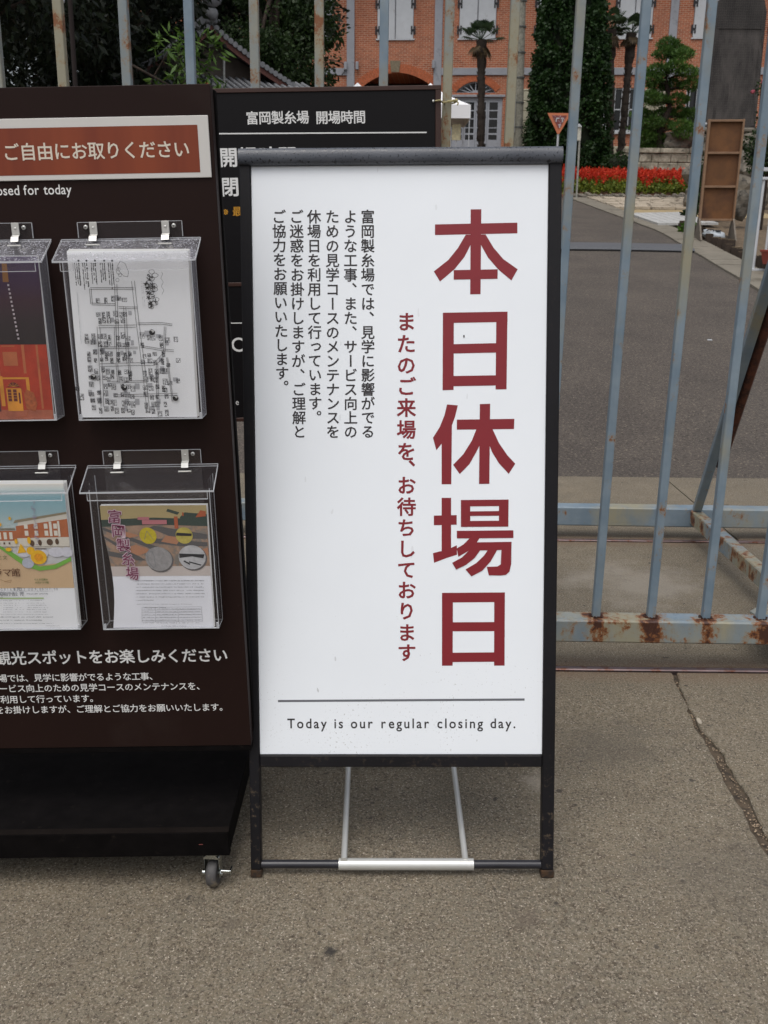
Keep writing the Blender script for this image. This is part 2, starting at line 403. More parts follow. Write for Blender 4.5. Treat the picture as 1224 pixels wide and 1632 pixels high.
# ------------------------------------------------------------ the rolling gate
GL = R(.28)
gate = empty('rolling_gate', (.1, 2.77, .0), 'blue-grey steel bar gate with rusty bottom beam rolling on two rails behind the boards', 'gate', rot=Matrix.Rotation(GL, 3, 'Y'))
def gp(b, name, m): return b.build(name, m, gate)
gx0, gx1 = -2.6, 2.2; Y0, Y1 = -.0375, .0375; zb = .109
gp(MB().cbox(gx0, gx1, Y0, Y1, zb, zb + .075, .005), 'bottom_beam', GATEB)
gp(MB().cbox(gx0, gx1, Y0, Y1, 2.25, 2.31, .005), 'top_beam', GATE)
gp(MB().cbox(gx0, gx1, 1.385, 1.46, .066, .155, .005), 'rear_beam', GATE)
XB = .7447; SP = .17335
me_bar = {}
for i in range(-18, 9):
    x = XB + SP * i
    if not gx0 + .02 < x < gx1: continue
    kind = 'v' if i in (-10, -9, -7, -6, -4, -3) else 'n'
    if kind not in me_bar:
        bm_ = MB().cbox(-.0122, .0122, -.0122, .0122, zb + .0752, 2.2498, .002); o = gp(bm_, 'bar', GATEV if kind == 'v' else GATE); me_bar[kind] = o
    else:
        o = bpy.data.objects.new('bar', me_bar[kind].data); S.collection.objects.link(o); o.parent = gate
    o.location = (x, 0, 0)
    w = MB(); rr = random.Random(i)       # weld bead and lifted rust where the bar meets the beam
    for k in range(10):
        a = k / 10 * 2 * math.pi; w.sphere((x + .016 * math.cos(a) * 1.1, .016 * math.sin(a), zb + .077), rr.uniform(.003, .0055), 6, 4, (1.3, 1, .8), .25, rr)
    o = gp(w, 'weld', RUST)
for xx in (-1.55, 1.33):
    gp(MB().cbox(xx - .025, xx + .025, .038, 1.384, .085, .15, .004), 'cross_beam', GATEB)
    M_ = Matrix.Translation((xx, 1.37, .16)); top = Vector((xx - .24, .02, 1.72)); v = top - Vector((xx, 1.37, .16))
    q = v.to_track_quat('Z', 'X').to_matrix().to_4x4()
    gp(MB().cbox(-.018, .018, -.018, .018, -.02, v.length, .003, M_ @ q), 'strut', GATE)
    off = Vector((.040, -.006, .0)); gp(MB().tube([Vector((xx, 1.37, .16)) + v * .16 + off, top + off], .0185, 6), 'rusty_brace', mat('rust_brown', (92, 50, 34), .85, layers=[((56, 32, 24), 30, .45, .6), ((136, 82, 48), 22, .62, .74)], bump=.4))
    g = MB(); g.add([(xx + .02, .05, .152), (xx - .20, .05, .152), (xx - .22, .13, .152), (xx - .02, .32, .152), (xx + .02, .32, .152)], [(0, 1, 2, 3, 4)])
    g.add([(xx + .02, .05, .157), (xx - .20, .05, .157), (xx - .22, .13, .157), (xx - .02, .32, .157), (xx + .02, .32, .157)], [(0, 1, 2, 3, 4)])
    g.add([(xx + .02, .05, .152), (xx - .20, .05, .152), (xx - .22, .13, .152), (xx - .02, .32, .152), (xx + .02, .05, .157), (xx - .20, .05, .157), (xx - .22, .13, .157), (xx - .02, .32, .157)], [(0, 1, 5, 4), (1, 2, 6, 5), (2, 3, 7, 6)])
    gp(g, 'gusset_plate', GATEV)
for xx in (-2.3, 1.9):
    for yy in (-.005, 1.36):
        w = MB().cyl((xx, yy - .02, .055), (xx, yy + .02, .055), .05, n=20); gp(w, 'wheel', RUST)

# ------------------------------------------------------------ the standing sign
SR = (Matrix.Rotation(R(-.367), 3, 'Z') @ Matrix.Rotation(R(-.895), 3, 'Y') @ Matrix.Rotation(R(-11.055), 3, 'X'))
SO = Vector((.0411, 1.7823, .2629)) + SR @ Vector((0, 0, -.27))
sign = empty('standing_sign', SO, 'white standing sign with large red characters in a black frame, nearest to the camera', 'sign', rot=SR)
ZP = .27
def sp_(b, name, m, parent=None): return b.build(name, m, parent or sign)
def m_panel():
    t = NT('sign_panel_white'); v = t.obj()
    sx = t.n('ShaderNodeSeparateXYZ'); t.l(v, sx.inputs[0])
    o = t.mix(t.step(t.noise(3, v), .35, .65), lin((236, 241, 246)), lin((239, 244, 249)))
    low = t.step(sx.outputs[2], .27, .95, .62, .80)          # splashed dirt specks, thickest near the foot
    sp = t.noise(230, t.scaled(v, (1, 1, .8)), 3, .6)
    f = t.math('GREATER_THAN', sp, low); f = t.math('MULTIPLY', f, t.step(t.noise(6, v), .45, .62, .0, .6))
    f = t.math('MULTIPLY', f, t.step(sx.outputs[2], .27, 1.1, 1, .15))
    o = t.mix(f, o, lin((120, 112, 100)))
    sc = t.noise(60, t.scaled(v, (1, 1, .3)), 2, .5)
    f = t.math('MULTIPLY', t.math('GREATER_THAN', sc, .74), t.step(sx.outputs[2], .3, .6, .5, .12)); o = t.mix(f, o, lin((110, 104, 96)))
    t.col(o); t.r(.35); return t.m
def m_toprail():
    t = NT('sign_top_rail'); v = t.obj()
    o = t.mix(t.step(t.noise(9, v), .3, .7), lin((66, 70, 78)), lin((84, 88, 96)))
    n = t.noise(170, v, 3, .6); o = t.mix(t.step(n, .60, .64, 0, .85), o, lin((34, 34, 38)))
    t.col(o); t.r(t.step(n, .56, .62, .42, .12)); t.bump(n, .25, .002); return t.m
sp_(MB().cbox(-.3, .3, 0, .006, ZP, ZP + 1.219, .001), 'panel', m_panel())
FR = m_black = None
def m_frame():
    t = NT('sign_frame_black'); v = t.obj(); sx = t.n('ShaderNodeSeparateXYZ'); t.l(v, sx.inputs[0])
    o = t.mix(t.step(t.noise(5, v), .3, .7), lin((16, 15, 18)), lin((24, 23, 27)))
    f = t.math('MULTIPLY', t.step(t.noise(75, v, 6, .7), .56, .66), t.step(sx.outputs[2], .10, .30, 1, .05))
    o = t.mix(f, o, lin((88, 76, 62))); t.col(o); t.r(.5); t.b.inputs['Specular IOR Level'].default_value = .25; return t.m
FM = m_frame()
for sx_ in (-1, 1):
    xa, xb = (-.3225, -.3003) if sx_ < 0 else (.3003, .3262)
    sp_(MB().cbox(xa, xb, -.006, .02, .0175, ZP + 1.2225, .002), 'leg', FM)
    sp_(MB().cbox(xa - .001, xb + .001, -.007, .021, 0.0, .0172, .002), 'foot', mat('rusty_foot', (66, 46, 26), .85, layers=[((34, 26, 20), 90, .4, .6), ((112, 72, 34), 70, .6, .7)]))
TR_ = m_toprail(); b = MB(); n = 14
prof = [(-.006, ZP + 1.2192)] + [(-.006 - .012 * math.sin(math.pi * k / n) ** .8, ZP + 1.2192 + .0325 * (1 - math.cos(math.pi * k / n)) / 2) for k in range(1, n)] + [(-.004, ZP + 1.2517), (.02, ZP + 1.2517), (.02, ZP + 1.2192)]
vs = []; m_ = len(prof)
for x in (-.3235, .3265): vs += [(x, y, z) for y, z in prof]
b.add(vs, [(i, (i + 1) % m_, m_ + (i + 1) % m_, m_ + i) for i in range(m_)], True); b.add(vs[:m_], [tuple(range(m_))]); b.add(vs[m_:], [tuple(reversed(range(m_)))])
sp_(b, 'top_rail', TR_)
sp_(MB().cbox(-.2999, .2999, -.005, .018, ZP - .0262, ZP - .0006, .002), 'bottom_rail', FM)
sp_(MB().cyl((-.3, .004, .026), (.3, .004, .026), .009, n=16), 'crossbar', mat('crossbar_black', (38, 38, 44), .3, layers=[((90, 84, 78), 80, .68, .74)]))
sp_(MB().cyl((-.134, .004, .026), (.156, .004, .026), .0125, n=20), 'sleeve', STEEL)
b1 = MB().tube([(-.078, 1.735, .034), (-.0835, 2.17, .05)], .0068, 12); b1.build('stay', STEEL, sign, world=True)
b1 = MB().tube([(.183, 1.738, .034), (.181, 2.17, .05)], .0068, 12); b1.build('stay', STEEL, sign, world=True)
b1 = MB().cyl((-.25, 2.17, .05), (.34, 2.17, .055), .009); b1.build('rear_crossbar', STEEL, sign, world=True)
for x in (-.262, .352):
    b1 = MB().tube([(x, 2.185, .0), (x, 2.03, 1.30)], .011, 10); b1.build('rear_leg', FM, sign, world=True)

# printing on the panel
BIG = [[[(0.0716,1.102),(0.2382,1.1046),(0.2383,1.0835),(0.0716,1.0809)],[(0.1437,1.1313),(0.1652,1.1315),(0.1645,0.9625),(0.1434,0.9623)],[(0.1338,1.0812),(0.1185,1.0553),(0.0989,1.0313),(0.0694,1.0086),(0.0819,0.9882),(0.1121,1.0135),(0.1317,1.0376),(0.1437,1.0609),(0.1478,1.0814)],[(0.1609,1.0814),(0.174,1.0816),(0.1905,1.0549),(0.2103,1.0323),(0.2396,1.0119),(0.227,0.9897),(0.2006,1.0114),(0.1792,1.0357),(0.1649,1.0608)],[(0.1098,1.0109),(0.199,1.0121),(0.1988,0.9931),(0.1098,0.9919)]],[[(0.0879,0.9256),(0.1103,0.9258),(0.1101,0.7691),(0.0875,0.7686)],[(0.1969,0.9267),(0.2196,0.9272),(0.2188,0.77),(0.1963,0.7698)],[(0.0879,0.9256),(0.2196,0.9272),(0.2198,0.9065),(0.088,0.9048)],[(0.1026,0.862),(0.2016,0.8639),(0.2017,0.8449),(0.1026,0.8431)],[(0.1027,0.7975),(0.2021,0.7987),(0.2022,0.778),(0.1028,0.7767)]],[[(0.0857,0.6656),(0.1069,0.6969),(0.1059,0.575),(0.0859,0.5751)],[(0.0967,0.7395),(0.119,0.7377),(0.1132,0.7142),(0.1045,0.6899),(0.0924,0.6674),(0.0749,0.6455),(0.0679,0.6713),(0.0819,0.6935),(0.0916,0.7177)],[(0.117,0.7083),(0.2353,0.7096),(0.2348,0.6887),(0.1171,0.6878)],[(0.1642,0.74),(0.1854,0.7406),(0.1847,0.5758),(0.1633,0.5755)],[(0.1592,0.6932),(0.1482,0.6654),(0.1309,0.6376),(0.1096,0.6153),(0.1233,0.5963),(0.1432,0.6166),(0.157,0.641),(0.1657,0.6584),(0.1655,0.6932)],[(0.1843,0.6931),(0.1906,0.6886),(0.204,0.66),(0.2217,0.6345),(0.2379,0.6173),(0.2247,0.5964),(0.2043,0.6181),(0.1902,0.6409),(0.1831,0.6583)]],[[(0.0859,0.5469),(0.1056,0.5469),(0.1058,0.4369),(0.0861,0.4298)],[(0.0698,0.51),(0.1173,0.5109),(0.1173,0.4908),(0.0698,0.4898)],[(0.0681,0.4313),(0.0861,0.4359),(0.1058,0.4422),(0.1178,0.4479),(0.1182,0.428),(0.0964,0.4209),(0.0703,0.411)],[(0.1259,0.5423),(0.1452,0.5422),(0.1455,0.4861),(0.1261,0.4861)],[(0.2048,0.5427),(0.2248,0.543),(0.2245,0.4866),(0.2052,0.4863)],[(0.1259,0.5423),(0.2248,0.543),(0.2246,0.5296),(0.126,0.5289)],[(0.126,0.5183),(0.2246,0.5194),(0.2247,0.5095),(0.126,0.5088)],[(0.1261,0.4985),(0.2248,0.499),(0.2245,0.4866),(0.1261,0.4861)],[(0.1177,0.478),(0.2351,0.4788),(0.2353,0.4628),(0.1178,0.4621)],[(0.1449,0.4631),(0.1649,0.463),(0.1579,0.4517),(0.1422,0.4361),(0.121,0.4237),(0.1175,0.4411),(0.1315,0.4493)],[(0.1526,0.4538),(0.2315,0.4547),(0.2309,0.438),(0.1421,0.4365)],[(0.2111,0.4473),(0.2315,0.4547),(0.2311,0.4082),(0.2277,0.3921),(0.22,0.3854),(0.2094,0.384),(0.1847,0.3844),(0.1804,0.4022),(0.2023,0.4029),(0.2093,0.4075)],[(0.1439,0.4375),(0.1668,0.4378),(0.1546,0.4208),(0.137,0.4066),(0.1165,0.3967),(0.108,0.4109),(0.1281,0.4219)],[(0.1827,0.4381),(0.202,0.4385),(0.1881,0.4136),(0.1706,0.394),(0.1484,0.3823),(0.136,0.397),(0.1581,0.4101),(0.1739,0.4254)]],[[(0.087,0.3474),(0.11,0.3477),(0.1097,0.1923),(0.0872,0.192)],[(0.1963,0.3479),(0.2185,0.3482),(0.219,0.1922),(0.1969,0.1922)],[(0.087,0.3474),(0.2185,0.3482),(0.2187,0.3278),(0.087,0.327)],[(0.0966,0.2849),(0.2101,0.2854),(0.2103,0.266),(0.0967,0.2658)],[(0.0968,0.2199),(0.2106,0.2208),(0.2107,0.2006),(0.0968,0.2)]],]
for ch in BIG:
    b = MB()
    for k, poly in enumerate(ch): b.flat([(x, z + ZP) for x, z in poly][::-1], -.0003 - .00006 * k)
    sp_(b, 'lettering', INK_R)
for txt, p0, p1 in [('富岡製糸場では、見学に影響がでる', (-.0646, 1.1182), (-.0662, .6843)), ('ような工事、また、サービス向上の', (-.0996, 1.1184), (-.1019, .6844)),
        ('ための見学コースのメンテナンスを', (-.1362, 1.1186), (-.1385, .6845)), ('休場日を利用して行っています。', (-.1734, 1.1188), (-.1749, .7143)),
        ('ご迷惑をお掛けしますが、ご理解と', (-.209, 1.1191), (-.2083, .6848)), ('ご協力をお願いいたします。', (-.2447, 1.1193), (-.2421, .7763))]:
    sp_(vcol(txt, (p0[0], p0[1] + ZP), (p1[0], p1[1] + ZP), .0288, -.0003, .0165), 'lettering', INK_K)
rz = [.908, .8635, .8202, .7768, .7333, .6885, .6432, .6072, .5732, .5286, .4848, .4407, .3964, .3533, .3091, .2633, .2204]
b = MB()
for ch, z in zip('またのご来場を、お待ちしております', rz): put(b, ch, .013, z + ZP, .0405, -.0003, .022, vertical=True)
sp_(b, 'lettering', INK_R)
sp_(MB().flat([(-.26, .1139 + ZP), (-.26, .1186 + ZP), (.2617, .1216 + ZP), (.2617, .1169 + ZP)], -.0003), 'printed_line', mat('ink_grey', (104, 106, 112), .6, var=.02))
sp_(latin('Today is our regular closing day.', -.2408, .2437, ZP + .0575, .0298, -.0003, .013), 'lettering', INK_K)
b = MB(); b.sphere((.131, -.001, ZP + .878), .0016, 6, 4, (1, .4, 2), .2); sp_(b, 'dirt_spot', INK_K)

# ------------------------------------------------------------ brochure stand on castors
BR = Matrix.Rotation(R(-1.55), 3, 'Y')
stand = empty('brochure_stand', (0, 1.76, 0), 'tall dark brown leaflet board on castors with four clear wall pockets, at the left edge', 'leaflet stand', rot=BR)
BROWN = mat('printed_brown', (34, 20, 17), .55, var=.06, scale=4, spec=.15, layers=[((50, 38, 34), 70, .66, .8), ((52, 42, 38), 1.7, .6, .95)])
DARKW = mat('black_stained_wood', (14, 12, 12), .8, spec=.06, var=.3, scale=30, layers=[((34, 30, 27), 40, .62, .78)])
def bp(b, name, m, parent=None): return b.build(name, m, parent or stand)
bp(MB().cbox(-1.05, -.265, 0, .028, .3012, 1.577, .001), 'face_board', BROWN)
bp(MB().cbox(-1.05, -.2655, .001, .027, .288, .3008, .001), 'bottom_rail', DARKW)
for x in (-.40, -.93): bp(MB().cbox(x - .02, x + .02, .30, .34, .142, .90, .002).cbox(x - .02, x + .02, .076, .2995, .86, .90, .002), 'support_post', DARKW)
bp(MB().cbox(-.290, -.2615, .0285, .046, .29, 1.572, .002), 'side_post', DARKW)
bp(MB().cbox(-1.05, -1.02, .0285, .046, .29, 1.572, .002), 'side_post', DARKW)
bp(MB().cbox(-1.02, -.290, .0305, .046, 1.53, 1.572, .002), 'top_rail', DARKW)
for x in (-.40, -.93): bp(MB().add([(x - .015, .345, .142), (x + .015, .345, .142), (x + .015, .345, .3), (x - .015, .345, .3), (x - .015, .41, .142), (x + .015, .41, .142)], [(0, 1, 2, 3), (0, 3, 4), (1, 5, 2), (3, 2, 5, 4), (0, 4, 5, 1)]), 'brace', DARKW)
bp(MB().cbox(-1.0, -.3125, -.0705, -.052, .084, .1405, .0015), 'base_front', DARKW)
bp(MB().cbox(-1.0, -.3125, -.0518, .42, .090, .1405, .0015), 'base_board', DARKW)
bp(MB().box(-1.0, -.3120, -.0700, -.052, .1407, .1415), 'edge_strip', mat('worn_edge', (26, 22, 20), .9, spec=.05))
bp(MB().cbox(-.375, -.366, -.0716, -.0706, .112, .1135, .0003), 'scratch', mat('scratch', (110, 50, 44), .7))
CHR = mat('castor_chrome', (190, 196, 196), .22, 1, var=.1)
TYRE = mat('castor_rubber', (74, 72, 72), .6, layers=[((122, 112, 96), 25, .5, .62)], vec='obj')
def castor(x, y, yaw):
    c = bpy.data.objects.new('castor', None); S.collection.objects.link(c); c.parent = stand
    gz = ground(x, 1.76 + y) - (x * math.sin(R(1.55))) * 1.0     # ground height in the tilted board's own frame
    c.matrix_basis = Matrix.Translation((x, y, gz)) @ Matrix.Rotation(R(yaw), 4, 'Z')
    w = MB(); n = 28; prof = [(-.0095, .020), (-.0115, .0225), (-.010, .0262), (-.005, .0282), (0, .0288), (.005, .0282), (.010, .0262), (.0115, .0225), (.0095, .020)]
    vs = []
    for i in range(n):
        a = 2 * math.pi * i / n; vs += [(px, math.cos(a) * r, .029 + math.sin(a) * r) for px, r in prof]
    m_ = len(prof); w.add(vs, [(i * m_ + k, i * m_ + k + 1, ((i + 1) % n) * m_ + k + 1, ((i + 1) % n) * m_ + k) for i in range(n) for k in range(m_ - 1)], True)
    w.cyl((-.0095, 0, .029), (.0095, 0, .029), .0203, n=20); w.build('wheel', TYRE, c)
    f = MB(); f.cbox(-.0165, -.0148, -.010, .012, .022, .074, .001).cbox(.0148, .0165, -.010, .012, .022, .074, .001)
    for k in range(6):
        a0, a1 = math.pi * k / 6, math.pi * (k + 1) / 6
        f.add([(-.0165 * math.cos(a0), y_, .070 + .009 * math.sin(a0)) for y_ in (-.012, .014)] + [(-.0165 * math.cos(a1), y_, .070 + .009 * math.sin(a1)) for y_ in (-.012, .014)], [(0, 1, 3, 2)], True)
    f.add([(-.0165, -.012, .070)] + [(-.0165 * math.cos(math.pi * k / 8), -.012, .070 + .009 * math.sin(math.pi * k / 8)) for k in range(9)], [tuple(range(10))])
    f.cyl((0, 0, .078), (0, 0, .086), .016, n=18); f.build('fork', CHR, c)
    a = MB().cyl((-.021, 0, .029), (.020, 0, .029), .0042, n=10).cyl((-.023, 0, .029), (-.0165, 0, .029), .0075, n=6).cyl((.0165, 0, .029), (.021, 0, .029), .0075, n=6); a.build('axle', CHR, c)
    l = MB().cbox(.019, .041, -.012, -.008, .036, .044, .001).cbox(.038, .0415, -.014, .004, .034, .046, .001); l.build('brake_lever', CHR, c)
for x, y, yw in ((-.3525, -.052, -6), (-.96, -.045, 14), (-.3525, .38, 40), (-.96, .38, 10)): castor(x, y, yw)

# the orange notice taped across the top
NW = mat('notice_white', (206, 204, 200), .4, var=.02); NO = None
def m_orange():
    t = NT('notice_orange'); v = t.obj(); o = t.mix(t.step(t.noise(14, t.scaled(v, (1, 1, .06)), 3, .6), .35, .65), lin((116, 46, 20)), lin((132, 58, 26)))
    t.col(o); t.r(.4); return t.m
nt = bp(MB().cbox(-1.0, -.2715, -.0035, -.0008, 1.4245, 1.5265, .0008), 'notice_sheet', NW)
bp(MB().flat([(-.985, 1.4335), (-.985, 1.5108), (-.2907, 1.5112), (-.2907, 1.4333)], -.0038), 'printed_field', m_orange())
row('ご自由にお取りください', -.6201, 1.4722, .0299, .0305, -.0042, .014).build('lettering', mat('ink_cream', (216, 206, 190), .5, var=.02), nt)
latin('Closed for today', -.6768, -.5222, 1.4012, .0235, -.0004, .008).build('lettering', INK_W, stand)
row('観光スポットをお楽しみください', -.76, .508, .03167, .0325, -.0004, .018).build('lettering', INK_W, stand)
for txt, xr, z, p in (('富岡製糸場では、見学に影響がでるような工事、', -.4562, .463, .01825), ('また、サービス向上のための見学コースのメンテナンスを、', -.361, .4395, .0185),
                      ('休場日を利用して行っています。', -.5832, .415, .0185), ('ご迷惑をお掛けしますが、ご理解とご協力をお願いいたします。', -.3170, .391, .0186)):
    row(txt, xr - p * (len(txt) - 1), z, p, .0188, -.0004, .010).build('lettering', INK_W, stand)

# ------------------------------------------------------------ clear leaflet pockets
def m_clear(name, wet=0, edge=False):
    t = NT(name); tr = t.n('ShaderNodeBsdfTransparent'); tr.inputs[0].default_value = (.985, .985, .988, 1)
    gl = t.n('ShaderNodeBsdfGlossy'); gl.inputs['Roughness'].default_value = .05
    lw_ = t.n('ShaderNodeLayerWeight'); lw_.inputs['Blend'].default_value = .5; fz = t.math('ADD', t.math('MULTIPLY', t.math('POWER', lw_.outputs['Facing'], 5), .8), .03)
    mx = t.n('ShaderNodeMixShader'); t.l(fz, mx.inputs[0]); t.l(tr.outputs[0], mx.inputs[1]); t.l(gl.outputs[0], mx.inputs[2]); out = mx.outputs[0]
    df = t.n('ShaderNodeBsdfDiffuse'); df.inputs[0].default_value = lin((225, 228, 232) if edge else (205, 205, 214))
    m2 = t.n('ShaderNodeMixShader')
    if edge: m2.inputs[0].default_value = .45
    elif wet == 2: m2.inputs[0].default_value = .22
    elif wet:
        v = t.obj(); n = t.noise(240, v, 2, .5); drops = t.math('MULTIPLY', t.step(n, .60, .66, 0, .35), 1)
        t.l(t.math('ADD', t.math('ADD', drops, .05), t.step(t.noise(25, v, 5, .7), .4, .7, 0, .12)), m2.inputs[0])
    else: m2.inputs[0].default_value = .012
    t.l(out, m2.inputs[1]); t.l(df.outputs[0], m2.inputs[2]); t.l(m2.outputs[0], t.t.nodes['Material Output'].inputs['Surface']); return t.m
CLEAR = m_clear('clear_acrylic'); WET = m_clear('wet_acrylic', 1); EDGE = m_clear('acrylic_edge', 0, True)
HW, DP = .114, .045
SIDE = m_clear('wet_acrylic_side', 2)
def pocket(cx, zb, wet, lab):
    b = MB(); z1 = .300
    b.box(-HW, HW, -DP, -DP + .0028, .0, z1 - .018); body = b.build('pocket', CLEAR, stand); body.location = (cx, -.002, zb)
    if lab: body['label'] = lab
    def k(bb, name, m): return bb.build(name, m, body)
    k(MB().box(-HW, -HW + .0028, -DP + .003, -.001, 0, z1), 'side_wall', SIDE if wet else CLEAR)
    k(MB().box(HW - .0028, HW, -DP + .003, -.001, 0, z1), 'side_wall', SIDE if wet else CLEAR)
    k(MB().box(-HW + .003, HW - .003, -DP + .003, -.001, 0, .0028), 'floor', CLEAR)
    bk = MB(); bk.box(-.0935, .0935, -.003, -.0005, .0, .349); k(bk, 'back_plate', CLEAR)
    e = MB(); t_ = .0011
    for x in (-HW, HW): e.box(x - t_ * (x < 0) * 0 - (t_ if x > 0 else 0), x + (t_ if x < 0 else 0), -DP - .0003, -DP + .0025, -.0006, z1 - .018)
    for x in (-HW, HW): e.box(x - (t_ if x > 0 else -0), x + (t_ if x < 0 else 0), -.002, -.0008, 0, z1 + .0005)
    e.box(-HW, HW, -DP - .0004, -DP + .0024, -.0012, .0006); e.box(-HW + .002, HW - .002, -.002, -.001, -.0008, .0006)
    for x in (-HW + .001, HW - .001): e.box(x - .0008, x + .0008, -DP, -.001, -.0010, .0006)
    e.box(-.0935, .0935, -.0032, -.0006, .3482, .3490)
    for x in (-.0935, .0935): e.box(x - .0005, x + .0005, -.0032, -.0006, .322, .3482)
    k(e, 'edge', EDGE)
    for x in (-HW + .0035, HW - .0035): k(MB().cbox(x - .002, x + .002, -DP + .0004, -DP + .006, .0008, .010, .0006), 'corner_block', EDGE)
    # sloping lid with a short front lip
    L = MB(); zb_, zf_, yb, yf, th = .3195, .2835, -.001, -.064, .0030; lw = .125
    L.add([(-lw, yb, zb_), (lw, yb, zb_), (lw, yf, zf_), (-lw, yf, zf_), (-lw, yb, zb_ - th), (lw, yb, zb_ - th), (lw, yf, zf_ - th), (-lw, yf, zf_ - th)],
          [(0, 1, 2, 3), (7, 6, 5, 4), (0, 4, 5, 1), (3, 2, 6, 7), (0, 3, 7, 4), (1, 5, 6, 2)]); lid = k(L, 'lid', WET if wet else CLEAR)
    k(MB().box(-HW + .0015, HW - .0015, yf + .003, yf + .0055, .2665, zf_ - th - .0002), 'lid_lip', CLEAR)
    le = MB()
    for x0, x1 in ((-lw - .0006, -lw + .0006), (lw - .0006, lw + .0006)):
        for dz in (0, -.0033):
            le.add([(x0, yb, zb_ + .0003 + dz), (x1, yb, zb_ + .0003 + dz), (x1, yf, zf_ + .0003 + dz), (x0, yf, zf_ + .0003 + dz)], [(0, 1, 2, 3)])
    le.box(-lw, lw, yf - .0006, yf + .0002, zf_ - th, zf_ + .0002); le.box(-lw, lw, yb - .0012, yb + .0002, zb_ - .0004, zb_ + .0008); le.box(-lw, lw, yb - .006, yb - .0052, zb_ - .0032, zb_ - .0022)
    le.box(-HW + .0015, HW - .0015, yf + .0026, yf + .0056, .2656, .2666)
    for x in (-HW + .0015, HW - .0015): le.box(x - .0006, x + .0006, yf + .0026, yf + .0034, .2666, .280)
    k(le, 'lid_edge', EDGE)
    for x in (-.0650, .0640):
        h = MB(); h.cbox(x - .0068, x + .0068, -.0052, -.0033, .328, .349, .0005)
        h.add([(x - .0068, -.0052, .328), (x + .0068, -.0052, .328), (x + .0068, -.0125, .3245), (x - .0068, -.0125, .3245), (x + .0068, -.0165, .3165), (x - .0068, -.0165, .3165)], [(0, 1, 2, 3), (3, 2, 4, 5)])
        h.cbox(x - .0125, x + .0125, -.020, -.0165, .3085, .3110, .0006); k(h, 'hinge', STEEL)
        h = MB(); h.sphere((x, -.0055, .339), .0024, 8, 5, (1, .5, 1)); k(h, 'rivet', STEEL)
    for x in (-.0787, .0789):
        k(MB().sphere((x, -.0035, .3405), .0040, 12, 6, (1, .7, 1)), 'screw', STEEL)
        k(MB().box(x - .0022, x + .0022, -.0068, -.0062, .3401, .3409).box(x - .0004, x + .0004, -.0069, -.0063, .3383, .3427), 'screw_slot', INK_K)
    if wet:
        dr = MB(); rr = random.Random(int(cx * 1000))
        for i in range(90):
            u = rr.random(); x = rr.uniform(-lw + .004, lw - .004); y = yb + (yf - yb) * u; z = zb_ + (zf_ - zb_) * u
            r = rr.uniform(.0005, .0012) * (1.6 if rr.random() < .06 else 1); dr.sphere((x, y, z + .0002), r, 6, 4, (1, 1, .55))
        o = k(dr, 'rain_drops', EDGE); o['kind'] = 'stuff'
    return body
pA = pocket(-.4233, 1.004, True, 'pocket with the hand-drawn map, its lid wet with rain')
pB = pocket(-.4195, .5875, False, 'dry clear pocket with the coin leaflet')
pC = pocket(-.6918, 1.005, True, 'pocket with the purple and orange poster, its lid wet')
pD = pocket(-.692, .589, False, 'dry clear pocket with the blue and yellow flyer')

# ---- leaflets. Each is a thing resting in a pocket; art is flat print in paper coordinates (x right, z up, metres)
def bm_curve(pts_fn): pass
def leaflet(name, label, pk, dx, dz, w, h, m, tilt=0, y=-.040, lean=0, stack=3):
    base = wm(stand) @ Matrix.Translation((pk.location.x, pk.location.y, pk.location.z)) @ Matrix.Translation((dx, y, dz)) @ Matrix.Rotation(R(tilt), 4, 'Y') @ Matrix.Rotation(R(lean), 4, 'X')
    o = bpy.data.objects.new(name, None); S.collection.objects.link(o); o.matrix_world = base; MW[o.name] = base; o.empty_display_size = .05
    tag(o, label, 'leaflet', 'leaflets in the clear pockets')
    MB().box(0, w, 0, .0006, 0, h).build('sheet', m, o)
    b = MB()
    for i in range(1, stack + 1): b.box(.001 * i, w + .0012 * i, .0012 * i, .0012 * i + .0004, .0008 * i, h + .0012 * i)
    b.build('sheets_behind', mat('paper_white', (226, 226, 224), .8, var=.03), o)
    return o
def curl(o, f, h=.25):
    """let a sheet's left edge roll in: x moves by f(z), fading to the right edge"""
    w = .202
    for c in children_of(o):
        me = c.data; bm = bmesh.new(); bm.from_mesh(me)
        if c.name.startswith(('sheet', 'printed_art')) and len(bm.verts) < 400:
            ed = [e for e in bm.edges if abs(e.verts[0].co.z - e.verts[1].co.z) > .02 and min(e.verts[0].co.x, e.verts[1].co.x) < .02]
            if ed: bmesh.ops.subdivide_edges(bm, edges=ed, cuts=8)
        for v in bm.verts: v.co.x += f(v.co.z) * max(0, 1 - v.co.x / w) ** 1.5
        bm.to_mesh(me); bm.free()
def art(o, polys, m, y=-.0003, name='printed_art'):
    b = MB()
    for i, p in enumerate(polys): b.flat(p, y - .000015 * i)
    return b.build(name, m, o)
def rc_(x0, z0, x1, z1): return [(x0, z0), (x0, z1), (x1, z1), (x1, z0)]
def el(x, z, rx, rz=None, n=22): rz = rz or rx; return [(x + rx * math.cos(-2 * math.pi * i / n), z + rz * math.sin(-2 * math.pi * i / n)) for i in range(n)]
def ln(x0, z0, x1, z1, w=.0006):
    L_ = math.hypot(x1 - x0, z1 - z0) or 1; nx, nz = -(z1 - z0) / L_ * w / 2, (x1 - x0) / L_ * w / 2
    return [(x0 + nx, z0 + nz), (x1 + nx, z1 + nz), (x1 - nx, z1 - nz), (x0 - nx, z0 - nz)]
def pl(pts, w=.0006): return [ln(*a, *b, w) for a, b in zip(pts, pts[1:])]
def P(name, c, v=.03, **k): return mat('print_' + name, c, .55, var=v, **k)
